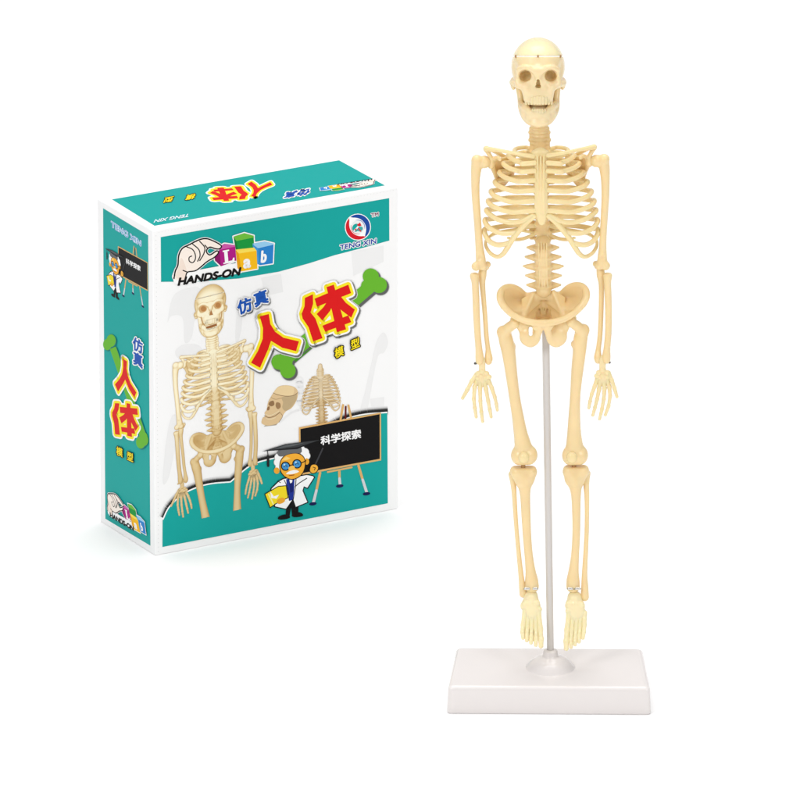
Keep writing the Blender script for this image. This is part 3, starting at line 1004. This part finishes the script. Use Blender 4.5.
def glyphs(s):
    if s not in GL:
        c = bpy.data.curves.new('lettering', 'FONT')
        c.body = s
        c.resolution_u = 4
        o = bpy.data.objects.new('lettering', c)
        COL.objects.link(o)
        dg = bpy.context.evaluated_depsgraph_get()
        me = bpy.data.meshes.new_from_object(o.evaluated_get(dg))
        bmx = bmesh.new()
        bmx.from_mesh(me)
        bmesh.ops.remove_doubles(bmx, verts=bmx.verts, dist=1e-5)
        bmx.verts.index_update()
        V = np.array([(q.co.x, q.co.y) for q in bmx.verts])
        F = [tuple(q.index for q in fc.verts) for fc in bmx.faces]
        B = [tuple(q.index for q in e.verts) for e in bmx.edges if len(e.link_faces) == 1]
        bmx.free()
        COL.objects.unlink(o)
        bpy.data.objects.remove(o)
        bpy.data.curves.remove(c)
        bpy.data.meshes.remove(me)
        GL[s] = (V, F, B)
    return GL[s]


def frame(ox, oy, k):
    return lambda p: (ox + p[0] / k, oy + p[1] / k)


def affine3(src, dst):
    A = np.linalg.solve(np.array([[x, y, 1] for x, y in src], float), np.array(dst, float))
    return lambda p: tuple(np.array([p[0], p[1], 1.0]) @ A)


TEAL, WHITE, BLACK = (14, 164, 158), (252, 252, 252), (14, 12, 12)
RED, YEL, GREEN, BLUE = (222, 20, 22), (252, 232, 40), (104, 182, 46), (24, 72, 160)

# ---- front face: teal fields and pale ghost pictures
pr = Print('front')
pr.poly([(161.7, 237.3), (389.8, 199), (389.8, 241), (365, 247.8), (335, 255.6), (310, 263.5), (280, 271.8), (240, 278.6), (200, 281.6), (161.7, 282)], TEAL)
G1 = (241, 241, 241)
pr.poly([(168, 322), (174, 296), (190, 288), (202, 290), (204, 312), (196, 318), (192, 338), (185, 342), (183, 318), (172, 316)], G1, True)
pr.poly([(176, 350), (186, 344), (200, 346), (204, 356), (190, 360), (178, 358)], G1, True)
pr.poly([(238, 300), (243, 316), (240, 338), (236, 340), (237, 318)], G1, True)
pr.poly([(352, 252), (384, 246), (384, 262), (354, 276)], G1)
pr.poly([(262, 278), (282, 274), (284, 292), (266, 296)], G1)
pr.poly([(377, 340), (384, 332), (388, 342), (384, 352), (378, 356), (372, 384), (366, 414), (360, 412), (366, 386), (372, 360)], G1, True)
pr.poly([(370, 398), (384, 396), (384, 408), (372, 410)], G1)
pr.stroke([(282, 414), (292, 404), (304, 400), (316, 402)], 2.2, G1, smooth=True)
pr.stroke([(280, 422), (292, 412), (306, 408)], 2.0, G1, smooth=True)
pr.stroke([(276, 404), (286, 398), (300, 394)], 2.0, G1, smooth=True)
pr.poly([(166, 440), (172, 416), (178, 420), (174, 450), (168, 478), (162, 482)], G1, True)
pr.stroke([(300, 380), (301, 400), (308, 410)], 8, (244, 244, 244), smooth=True)
arc1 = [(161.6, 520), (168, 507.5), (181, 495), (196, 487.4), (211, 483.4), (230, 481.6)]
arc2 = [(230, 481.6), (237.5, 475), (248.7, 466), (260, 461), (276, 457), (292, 452), (312, 440), (336, 422), (360, 414), (387, 411.2)]
arc = crm(arc1, n=5) + crm(arc2, n=4)
for i, (w, c) in enumerate([(9, (226, 226, 226)), (7, (196, 196, 196)), (5.4, (140, 140, 140)), (4, (80, 80, 80)), (2.8, (36, 36, 36))]):
    pr.stroke([(p[0] + .6, p[1] - 1.6) for p in arc], w, c, caps=False)
pr.poly([tuple(p) for p in arc] + [(387.2, 501.8), (161.2, 547.6)], TEAL)
pr.stroke([(p[0] + .2, p[1] + .1) for p in arc], 1.3, WHITE, caps=False)
front_print = pr.build('front_print', box)
L0 = LAYER['front']                              # pictures that lie side by side start on the same level

pr = Print('front')
LAYER['front'] = 0
for i in range(74):
    t = i / 73
    pr.disc((156.9 + .4 * t, 236 + 316 * t), .42, (222, 222, 222), z=3e-5, n=6)
    pr.disc((160 + 234 * t, 232.6 - 41.4 * t), .36, (232, 232, 232), z=3e-5, n=6)
pr.build('perforation', front_print)
LAYER['front'] = L0

# ---- printed pictures of the skeleton: the model itself, flattened into ink


def printed_bones(name, A, ymax, keep, tone, parent, depth=0.00014, flat=False, col0=(1, .86, .60)):
    Hm, fn = FACES['front']
    VV, FF, CC = [], [], []
    nv = 0
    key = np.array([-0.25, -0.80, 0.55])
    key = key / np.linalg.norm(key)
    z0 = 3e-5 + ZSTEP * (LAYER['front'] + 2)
    dmin, dmax = 5.40, 5.58
    for nm, (V, Q) in PRINT_SRC.items():
        if not keep(nm):
            continue
        px, d = to_photo(V)
        e1, e2 = V[Q[:, 1]] - V[Q[:, 0]], V[Q[:, 2]] - V[Q[:, 0]]
        fnm = np.cross(e1, e2)
        fnm /= np.maximum(np.linalg.norm(fnm, axis=1, keepdims=True), 1e-12)
        ctr = px[Q].mean(1)
        ok = (fnm @ (-FWD) > -0.05) & (ctr[:, 1] < ymax)
        Q2 = Q[ok]
        vn = np.zeros_like(V)
        for k in range(4):
            np.add.at(vn, Q[:, k], fnm)
        vn /= np.maximum(np.linalg.norm(vn, axis=1, keepdims=True), 1e-12)
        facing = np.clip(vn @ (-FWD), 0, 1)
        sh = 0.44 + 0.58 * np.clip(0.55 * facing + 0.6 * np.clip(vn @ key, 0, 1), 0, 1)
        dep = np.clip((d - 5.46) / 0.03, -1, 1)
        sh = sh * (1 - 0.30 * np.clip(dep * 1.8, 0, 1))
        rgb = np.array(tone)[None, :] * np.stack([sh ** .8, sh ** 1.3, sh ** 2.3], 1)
        used = np.unique(Q2)
        mp = np.full(len(V), -1)
        mp[used] = np.arange(len(used)) + nv
        q = np.array([A(p) for p in px[used]])
        uv = happly(Hm, q)
        z = z0 + depth * np.clip((dmax - d[used]) / (dmax - dmin), 0, 1)
        VV.append(np.stack([uv[:, 0], -z, uv[:, 1]], 1))
        CC.append(rgb[used])
        FF.append(mp[Q2])
        nv += len(used)
    V, Q, C = np.concatenate(VV), np.concatenate(FF), np.concatenate(CC)
    m = bpy.data.materials.new('ink_photo')
    m.use_nodes = True
    at = m.node_tree.nodes.new('ShaderNodeAttribute')
    at.attribute_name = 'ink'
    pb = m.node_tree.nodes['Principled BSDF']
    pb.inputs['Roughness'].default_value = 0.42
    pb.inputs['Specular IOR Level'].default_value = 0.3
    m.node_tree.links.new(at.outputs['Color'], pb.inputs['Base Color'])
    o = new_mesh(name, V, Q, m, parent, smooth=False)
    ca = o.data.attributes.new('ink', 'FLOAT_COLOR', 'POINT')
    ca.data.foreach_set('color', np.c_[np.clip(C, 0, 1), np.ones(len(C))].astype(np.float32).ravel())
    LAYER['front'] += int(depth / ZSTEP) + 6
    return o


skA = lambda p: (211.0 + .592 * (p[0] - 538) + .012 * (p[1] - 75.6), 307 + .5835 * (p[1] - 75.6) - .146 * (p[0] - 538))
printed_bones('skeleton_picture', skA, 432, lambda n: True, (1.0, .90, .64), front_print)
LSK = LAYER['front']
LAYER['front'] = L0
pr = Print('front')
LAYER['front'] = LSK
for c, r, ry in (((203.7, 308.6), 3.7, 3.5), ((218.4, 305.0), 3.6, 3.5)):
    pr.disc(c, r, (214, 168, 112), ry, rot=-.25)
    pr.disc((c[0] + .2, c[1] + .1), r * .72, (188, 132, 76), ry * .72)
pr.poly([(211.4, 309.6), (213.6, 314.6), (209.8, 315.4)], (176, 124, 74))
pr.poly([(206.4, 326.6), (217.2, 323.4), (217.4, 325.4), (212, 327.6), (206.8, 328.6)], (160, 104, 56))
pr.stroke([(201.6, 317.4), (203.2, 323), (205, 325)], 1.3, (206, 164, 108), smooth=True)
pr.stroke([(222.4, 311.6), (221.6, 317.6), (219.6, 321)], 1.3, (206, 164, 108), smooth=True)
pr.build('skull_shading_picture', front_print)
LAYER['front'] = L0
ribA = lambda p: (321 + .335 * (p[0] - 541), 376 + .335 * (p[1] - 150) - .045 * (p[0] - 541))
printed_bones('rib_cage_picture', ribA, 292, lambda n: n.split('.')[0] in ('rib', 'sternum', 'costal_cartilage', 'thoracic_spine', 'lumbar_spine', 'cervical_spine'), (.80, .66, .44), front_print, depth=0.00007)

# ---- printed skull in profile
LAYER['front'] = L0
pr = Print('front', frame(250, 360, 5.714))
SKT = (226, 196, 150)
pr.poly([(78, 378), (150, 370), (165, 352), (100, 362)], (176, 160, 140))
pr.poly([(140, 178), (165, 150), (210, 142), (255, 152), (275, 178), (268, 225), (240, 270), (205, 292), (180, 330), (160, 358), (105, 372), (68, 360), (72, 330), (88, 318), (84, 300), (96, 280), (104, 240), (118, 212)], SKT, True)
pr.poly([(138, 182), (165, 152), (210, 144), (250, 156), (246, 196), (200, 200), (160, 192)], (238, 212, 164), True)
pr.poly([(185, 210), (246, 200), (268, 190), (264, 228), (236, 268), (205, 288), (186, 270), (190, 240)], (196, 172, 132), True)
pr.stroke([(134, 186), (160, 196), (205, 204), (248, 200), (274, 184)], 2.6, (120, 92, 60), smooth=True)
pr.poly([(112, 238), (134, 230), (140, 252), (124, 262), (108, 254)], (150, 116, 80), True)
pr.poly([(152, 240), (172, 244), (176, 266), (160, 278), (148, 262)], (160, 126, 88), True)
pr.poly([(100, 270), (112, 262), (112, 280), (100, 286)], (150, 112, 76), True)
pr.stroke([(84, 316), (108, 326), (140, 318), (172, 296)], 3.4, (120, 88, 58), smooth=True)
pr.stroke([(88, 306), (110, 314), (138, 306), (166, 288)], 3.0, (242, 226, 190), smooth=True)
pr.stroke([(94, 332), (116, 336), (146, 326)], 3.0, (242, 226, 190), smooth=True)
pr.stroke([(176, 300), (186, 320), (166, 352)], 2.4, (150, 118, 80), smooth=True)
pr.stroke([(122, 212), (148, 222), (182, 214)], 2.2, (160, 128, 90), smooth=True)
pr.build('skull_picture', front_print)

# ---- brand logo: a hand placing letter blocks


def draw_logo(face, A):
    p = Print(face, A)
    hand = [(140, 448), (148, 405), (163, 372), (168, 318), (188, 278), (228, 256), (286, 228), (330, 222), (378, 240), (412, 262), (402, 279), (378, 278), (345, 270), (326, 292), (346, 314), (384, 292), (396, 300), (374, 326), (330, 352), (292, 384), (262, 404), (218, 412), (206, 440), (200, 462)]
    blocks = [('green', [(498, 235), (598, 215), (601, 292), (510, 300)], [(482, 210), (498, 235), (510, 300), (496, 290)], [(482, 210), (545, 190), (598, 205), (598, 215), (498, 235)], (16, 150, 60), (10, 120, 48), (110, 190, 60)),
              ('mag', [(402, 285), (492, 267), (498, 346), (410, 379)], [(372, 318), (402, 285), (410, 379), (376, 346)], [(384, 276), (430, 250), (490, 258), (492, 267), (402, 285)], (176, 20, 132), (140, 10, 100), (206, 90, 170)),
              ('blue', [(622, 276), (711, 256), (706, 362), (632, 373)], [(590, 252), (622, 276), (632, 373), (612, 362)], [(590, 250), (660, 237), (713, 250), (711, 256), (622, 276)], (40, 130, 206), (60, 150, 216), (150, 205, 240)),
              ('yel', [(512, 306), (614, 290), (618, 392), (526, 408)], [(494, 286), (512, 306), (526, 408), (504, 390)], [(494, 284), (600, 272), (614, 290), (512, 306)], (248, 190, 22), (232, 160, 10), (252, 224, 90))]
    p.stroke(hand, 16, WHITE, closed=True, smooth=True)
    for _, a, b_, c_, *_r in blocks:
        for q in (a, b_, c_):
            p.stroke(q, 13, WHITE, closed=True)
    p.stroke([(165, 452), (515, 388)], 62, WHITE)
    p.poly([(136, 470), (150, 420), (215, 405), (215, 470)], WHITE)
    for _, a, b_, c_, f1, f2, f3 in blocks:
        p.poly(b_, f2)
        p.poly(c_, f3)
        p.poly(a, f1)
    p.poly([(420, 290), (456, 283), (457, 290), (447, 293), (452, 350), (474, 345), (480, 330), (487, 329), (488, 354), (424, 366), (423, 359), (433, 356), (428, 297), (420, 298)], WHITE)
    p.text('a', (538, 388), (92, -14), (4, -98), WHITE, bold=9)
    p.text('b', (636, 358), (66, -14), (6, -94), WHITE, bold=7)
    p.poly(hand, (253, 241, 230), True)
    p.poly([(150, 440), (168, 380), (184, 330), (212, 400), (204, 450)], (246, 228, 214), True)
    p.stroke(hand, 7.6, BLACK, smooth=True, taper=7)
    for q in ([(214, 268), (246, 282), (262, 310), (262, 340), (246, 358), (228, 348), (228, 328), (242, 320)], [(248, 252), (282, 282), (290, 318), (276, 350)], [(288, 236), (316, 270), (312, 306), (288, 346)], [(318, 258), (330, 272)], [(192, 402), (218, 412)]):
        p.stroke(q, 6.2, BLACK, smooth=True)
    p.text('HANDS-ON', (158, 488), (88, -15), (14, -60), BLACK, bold=7, fit=356)
    return p


L7 = frame(150, 200, 5.714)
LAYER['front'] = LSK
draw_logo('front', L7).build('logo_picture', front_print)

# ---- round emblem and maker's name


def draw_name(p, o, ux, vy, fit, w=1.6):
    p.text('TENG XIN', o, ux, vy, (30, 70, 165), outline=((w, WHITE),), fit=fit, bold=.32)


LAYER['front'] = L0
pr = Print('front', frame(270, 190, 6.154))
c0 = np.array((545, 231.0))


def ring_arc(p, r0, r1, a0, a1, col, tw=1.0):
    A_ = np.radians(np.linspace(a0, a1, 18))
    th = np.sin(np.linspace(0, math.pi, 18)) ** .5
    out = [c0 + np.array([r1 * math.cos(a) * .97, -r1 * math.sin(a)]) for a in A_]
    inn = [c0 + np.array([(r1 - (r1 - r0) * t) * math.cos(a) * .97, -(r1 - (r1 - r0) * t) * math.sin(a)]) for a, t in zip(A_, th)]
    p.poly(out + inn[::-1], col)


pr.disc(c0, 80, WHITE, 82)
ring_arc(pr, 48, 77, -55, 128, BLUE)
ring_arc(pr, 48, 77, 135, 312, (214, 24, 40))
ring_arc(pr, 40, 45, -20, 110, (90, 120, 190))
ring_arc(pr, 40, 45, 160, 290, (226, 90, 96))
pr.disc(c0, 40, (236, 240, 240), 41)
pr.disc(c0 + (-12, 4), 22, TEAL, 26, rot=.6)
pr.disc(c0 + (14, 12), 18, (60, 170, 170), 14, rot=-.6)
pr.stroke([c0 + (-22, 22), c0 + (-4, 4), c0 + (18, -24)], 9, WHITE)
pr.poly([c0 + (-6, -14), c0 + (14, -28), c0 + (22, -8), c0 + (4, -4)], (214, 24, 40))
pr.poly([c0 + (-24, 18), c0 + (-8, 6), c0 + (-10, 22)], (214, 24, 40))
pr.stroke([c0 + (2, 8), c0 + (18, 26)], 7, (214, 24, 40))
pr.text('TM', (626, 170), (34, -6), (0, -30), (120, 60, 90), outline=((9, WHITE),), bold=2)
pr.text('TENG XIN', (434, 370), (60, -11), (2, -42), (24, 66, 160), outline=((11, WHITE),), fit=224, bold=2.4)
pr.build('emblem_picture', front_print)

# ---- the red title on a green bone
REN = [[(150, 280), (195, 268), (203, 318), (226, 356), (268, 386), (345, 404), (330, 453), (262, 436), (206, 402), (190, 446), (150, 536), (105, 511), (140, 452), (164, 392), (166, 338)]]
TI = [[(376, 188), (416, 170), (417, 216), (404, 260), (428, 290), (463, 388), (416, 404), (394, 334), (364, 290), (360, 266), (374, 230)],
      [(424, 192), (592, 122), (606, 164), (436, 232)],
      [(484, 134), (520, 122), (580, 344), (534, 358)],
      [(496, 192), (526, 200), (500, 254), (462, 300), (434, 268), (468, 234)],
      [(514, 184), (548, 172), (580, 212), (624, 246), (606, 286), (558, 250), (526, 216)],
      [(462, 326), (592, 274), (606, 308), (476, 356)]]
BONE_SHAPE = [[(236, 482), (688, 104), (732, 148), (284, 530)]]
KNOBS = [(705, 82, 40), (745, 124, 40), (246, 508, 38), (290, 550, 39), (690, 130, 34), (280, 506, 34)]


def draw_title_bone(p, shadow=True, k=1.0):
    if shadow:
        for g, (w, c) in enumerate([(12 * k, (222, 222, 222)), (7 * k, (170, 170, 170)), (3 * k, (96, 96, 96))]):
            for q in BONE_SHAPE:
                p.stroke([(x + 9, y + 9) for x, y in q], w, c, closed=True)
                p.poly([(x + 9, y + 9) for x, y in q], c)
            for x, y, r in KNOBS:
                p.disc((x + 8, y + 9), r + w / 2, c)
    for q in BONE_SHAPE:
        p.poly(q, GREEN)
    for x, y, r in KNOBS:
        p.disc((x, y), r, GREEN)
    p.stroke([(330, 500), (420, 430)], 12, (70, 140, 40), taper=4)


def draw_title(p, glyph, k=1.0, shadow=True, widths=(44, 27)):
    if shadow:
        for w, c in ((58 * k, (226, 226, 226)), (54 * k, (176, 176, 176)), (49 * k, (110, 110, 110))):
            for q in glyph:
                p.stroke([(x + 5, y + 6) for x, y in q], w, c, closed=True)
    for w, c in ((widths[0], WHITE), (widths[1], YEL)):
        for q in glyph:
            p.stroke(q, w, c, closed=True)
            p.poly(q, c)
    for q in glyph:
        p.poly(q, RED)


F3 = frame(230, 260, 5)
LAYER['front'] = LSK
pr = Print('front', F3)
draw_title_bone(pr)
pr.build('green_bone_picture', front_print)
pr = Print('front', F3)
draw_title(pr, TI)
draw_title(pr, REN)
pr.build('title_lettering', front_print)
pr = Print('front', F3)
for ch, o in (('仿', (44, 268)), ('真', (124, 230))):
    pr.text(ch, (o[0] + 4, o[1] + 4), (72, -28), (-12, -72), (120, 120, 120), outline=((22, (150, 150, 150)),))
for ch, o in (('仿', (44, 268)), ('真', (124, 230))):
    pr.text(ch, o, (72, -28), (-12, -72), (24, 84, 178), outline=((17, WHITE),), bold=6)
pr.build('subtitle_lettering', front_print)
pr = Print('front', F3)
for ch, o in (('模', (524, 486)), ('型', (604, 444))):
    pr.text(ch, o, (45, -20), (-4, -52), (250, 226, 30), outline=((13, BLACK),), bold=2.5)
pr.build('subtitle_lettering', front_print)

# ---- blackboard on an easel
WOOD = (222, 176, 110)


def draw_board(p):
    for a, m_, c in (((372, 276), (352, 370), (335, 438)), ((474, 262), (475, 306), (478, 342)), ((576, 236), (598, 312), (620, 382))):
        p.stroke([a, m_], 13, WOOD, taper=13)
        p.stroke([m_, c], 14, (212, 214, 218), taper=15)
        p.disc((c[0] - 2, c[1] + 4), 20, (16, 24, 78), 9, rot=-.15)
    p.stroke([(482, -8), (496, -84)], 11, WOOD)
    p.stroke([(538, -14), (524, -82)], 11, WOOD)
    p.stroke([(508, -8), (510, -76)], 9, (98, 20, 20))
    p.poly([(260, 36), (696, -48 * 0 - 46), (696, 208), (262, 292)], WOOD)
    p.poly([(268, 44), (689, -37), (689, 200), (270, 280)], (10, 8, 9))
    p.stroke([(412, 272), (540, 246)], 9, WOOD)
    for i, ch in enumerate('科学探索'):
        p.text(ch, (376 + 54 * i, 126 - 10.5 * i), (54, -10.5), (-2, -50), (250, 250, 250), bold=3.2)


def draw_scholar(p):
    OUT = BLACK
    # shoes and trousers
    p.poly([(150, 512), (180, 500), (206, 506), (208, 518), (176, 527), (148, 526)], OUT, True)
    p.poly([(222, 500), (250, 486), (276, 494), (276, 508), (240, 514), (222, 510)], OUT, True)
    p.poly([(194, 420), (258, 414), (254, 500), (222, 506), (216, 462), (208, 508), (186, 508)], OUT)
    # coat
    coat = [(150, 322), (176, 308), (250, 296), (300, 286), (334, 292), (342, 300), (304, 360), (286, 352), (280, 372), (306, 434), (240, 462), (226, 420), (190, 472), (126, 458), (132, 440), (104, 410), (110, 362)]
    p.poly(coat, WHITE)
    p.poly([(190, 312), (236, 300), (232, 380), (226, 420), (208, 428), (196, 376)], (28, 52, 150))
    p.poly([(204, 316), (226, 314), (230, 376), (212, 384)], (14, 30, 110))
    p.poly([(206, 306), (226, 302), (222, 328), (212, 334)], WHITE)
    p.stroke(coat, 5.5, OUT, closed=True)
    p.stroke([(180, 316), (200, 360), (206, 424)], 4, OUT)
    p.stroke([(244, 300), (240, 350), (228, 420)], 4, OUT)
    p.stroke([(236, 352), (262, 330), (300, 306)], 4.5, OUT)
    p.stroke([(146, 322), (160, 330)], 4, OUT)
    # book and hand
    p.poly([(76, 392), (148, 350), (190, 346), (200, 410), (132, 444), (104, 464)], (246, 222, 40))
    p.stroke([(76, 392), (148, 350), (190, 346), (200, 410), (132, 444), (104, 464)], 4.5, OUT, closed=True)
    p.stroke([(96, 392), (122, 446)], 7, (252, 244, 160))
    p.poly([(140, 426), (164, 410), (184, 416), (178, 434), (150, 444)], (240, 170, 50), True)
    p.poly([(104, 376), (124, 404), (152, 394), (138, 416), (110, 412)], WHITE)
    # raised hand and pointer
    p.stroke([(342, 240), (386, 146)], 8, (60, 60, 64))
    p.poly([(316, 256), (326, 234), (350, 232), (362, 250), (352, 272), (332, 280), (318, 270)], (244, 178, 60), True)
    p.stroke([(316, 256), (326, 234), (350, 232), (362, 250), (352, 272), (332, 280), (318, 270)], 4, OUT, closed=True, smooth=True)
    p.stroke([(334, 246), (346, 250), (340, 262)], 3.5, OUT)
    # hair, face
    for x, y, r in ((152, 196, 22), (146, 222, 20), (150, 248, 16), (290, 168, 22), (298, 186, 20), (272, 152, 18), (168, 186, 18)):
        p.disc((x, y), r + 2.5, (180, 180, 180))
    for x, y, r in ((152, 196, 22), (146, 222, 20), (150, 248, 16), (290, 168, 22), (298, 186, 20), (272, 152, 18), (168, 186, 18)):
        p.disc((x, y), r, WHITE)
    p.disc((140, 266), 15, (240, 170, 50), 17)
    p.disc((300, 216), 13, (240, 170, 50), 17)
    face = [(164, 208), (190, 182), (240, 172), (276, 184), (292, 216), (286, 262), (262, 296), (222, 312), (186, 300), (162, 272), (156, 240)]
    p.poly(face, (246, 176, 54), True)
    p.stroke(face, 4.5, OUT, closed=True, smooth=True)
    p.poly([(166, 212), (190, 190), (214, 200), (196, 208)], (250, 210, 120))
    # glasses, nose, moustache
    for x, y in ((187, 242), (248, 229)):
        p.disc((x, y), 25, OUT)
        p.disc((x, y), 19, (70, 150, 210))
        p.stroke([(x - 9, y + 4), (x, y - 4), (x + 9, y + 2)], 4, (20, 50, 100), smooth=True)
        p.disc((x - 6, y - 8), 5, (190, 225, 245))
    p.stroke([(208, 238), (228, 233)], 5, OUT)
    p.stroke([(272, 224), (296, 212)], 5, OUT)
    p.poly([(206, 246), (232, 240), (236, 262), (218, 270), (204, 262)], (250, 196, 90), True)
    p.poly([(190, 282), (210, 268), (240, 262), (258, 270), (236, 280), (214, 284)], WHITE, True)
    p.stroke([(206, 292), (232, 288)], 4, (150, 60, 20))
    # mortar board
    p.poly([(152, 160), (258, 138), (274, 160), (262, 172), (216, 174), (168, 190), (148, 184)], (104, 106, 108), True)
    p.poly([(62, 164), (188, 124), (372, 100), (252, 140)], (58, 60, 62))
    p.poly([(62, 164), (252, 140), (372, 100), (250, 150)], (24, 24, 26))
    p.poly([(120, 152), (196, 128), (290, 116), (230, 134)], (92, 96, 98))
    p.stroke([(92, 162), (94, 196)], 4, (30, 30, 32))
    p.stroke([(94, 190), (94, 240)], 12, (30, 30, 32), taper=14)


F5 = frame(250, 420, 5.333)
LAYER['front'] = LSK
pr = Print('front', F5)
draw_board(pr)
pr.build('blackboard_picture', front_print)
pr = Print('front', F5)
draw_scholar(pr)
pr.build('scholar_picture', front_print)

# ---- side face
pr = Print('side')
C6 = frame(95, 190, 6.667)
C7 = frame(95, 310, 4.706)
pr.poly([(104.4, 207), (149.2, 235.4), (149.3, 546.4), (104.3, 519.4)], TEAL)
side_print = pr.build('side_print', box)


def compose(Fr, A):
    return lambda p: Fr(A(p))


pr = Print('side', C6)
pr.text('TENG XIN', (116, 236), (60, 42), (0, -52), (70, 150, 205), outline=((9, (30, 84, 170)), (6, (225, 240, 250))), fit=240)
pr.build('maker_lettering', side_print)
pr = Print('side', compose(C6, affine3([(262, 38), (692, -42), (692, 204)], [(162, 370), (356, 484), (356, 668)])))
draw_board(pr)
pr.build('blackboard_picture', side_print)
pr = Print('side', compose(C6, affine3([(62, 164), (372, 100), (210, 518)], [(76, 380), (200, 445), (140, 712)])))
draw_scholar(pr)
pr.build('scholar_picture', side_print)
pr = Print('side', C7)
for w, c in ((14, (10, 120, 116)), (0, GREEN)):
    o = 5 if w else 0
    pr.poly([(74 + o, 180 + o), (102 + o, 168 + o), (240 + o, 584 + o), (212 + o, 598 + o)], c)
    for x, y, r in ((62, 158, 20), (80, 140, 22), (216, 622, 22), (238, 612, 20), (240, 596, 16)):
        pr.disc((min(x + o, 232), y + o), r, c, r * 1.35)
pr.build('green_bone_picture', side_print)
pr = Print('side', compose(C7, affine3([(397, 178), (440, 395), (615, 255)], [(108, 436), (108, 584), (200, 552)])))
draw_title(pr, TI, shadow=False, widths=(56, 34))
pr.A = compose(C7, affine3([(172, 274), (125, 522), (340, 430)], [(146, 232), (104, 362), (194, 400)]))
draw_title(pr, REN, shadow=False, widths=(56, 34))
pr.build('title_lettering', side_print)
pr = Print('side', C7)
for ch, o in (('仿', (184, 176)), ('真', (184, 244))):
    pr.text(ch, o, (46, 26), (0, -66), (30, 84, 178), outline=((14, WHITE),), bold=4)
for ch, o in (('模', (102, 676)), ('型', (152, 700))):
    pr.text(ch, o, (30, 14), (0, -44), (250, 226, 30), outline=((9, BLACK),), bold=2)
pr.build('subtitle_lettering', side_print)
C3 = frame(80, 500, 8.889)
draw_logo('side', compose(C3, affine3([(140, 460), (700, 370), (545, 190)], [(250, 112), (584, 318), (460, 46)]))).build('logo_picture', side_print)

# ---- top face
pr = Print('top')
pr.poly([(113.2, 198.2), (155.6, 225.9), (385.6, 186.4), (339.2, 160.4)], TEAL)
top_print = pr.build('top_print', box)
C8 = frame(140, 150, 3.077)
pr = Print('top', compose(C8, affine3([(397, 178), (440, 395), (615, 255)], [(318, 152), (304, 112), (224, 130)])))
draw_title(pr, TI, shadow=False, widths=(62, 38))
pr.A = compose(C8, affine3([(172, 274), (125, 522), (340, 430)], [(352, 144), (408, 104), (340, 100)]))
draw_title(pr, REN, shadow=False, widths=(62, 38))
pr.build('title_lettering', top_print)
pr = Print('top', C8)
for ch, o in (('仿', (530, 122)), ('真', (490, 128))):
    pr.text(ch, o, (-38, 6), (-11, 20), (30, 84, 178), outline=((8, WHITE),), bold=2)
for ch, o in (('模', (178, 134)), ('型', (110, 142))):
    pr.text(ch, o, (-30, 5), (-8, 18), (250, 226, 30), outline=((5, BLACK),), bold=1)
pr.text('TENG XIN', (158, 197), (-30, 5), (-8, 14), (225, 240, 248), fit=108, bold=1)
pr.build('small_lettering', top_print)
draw_logo('top', compose(C8, affine3([(140, 460), (700, 370), (545, 190)], [(724, 94), (558, 118), (612, 128)]))).build('logo_picture', top_print)
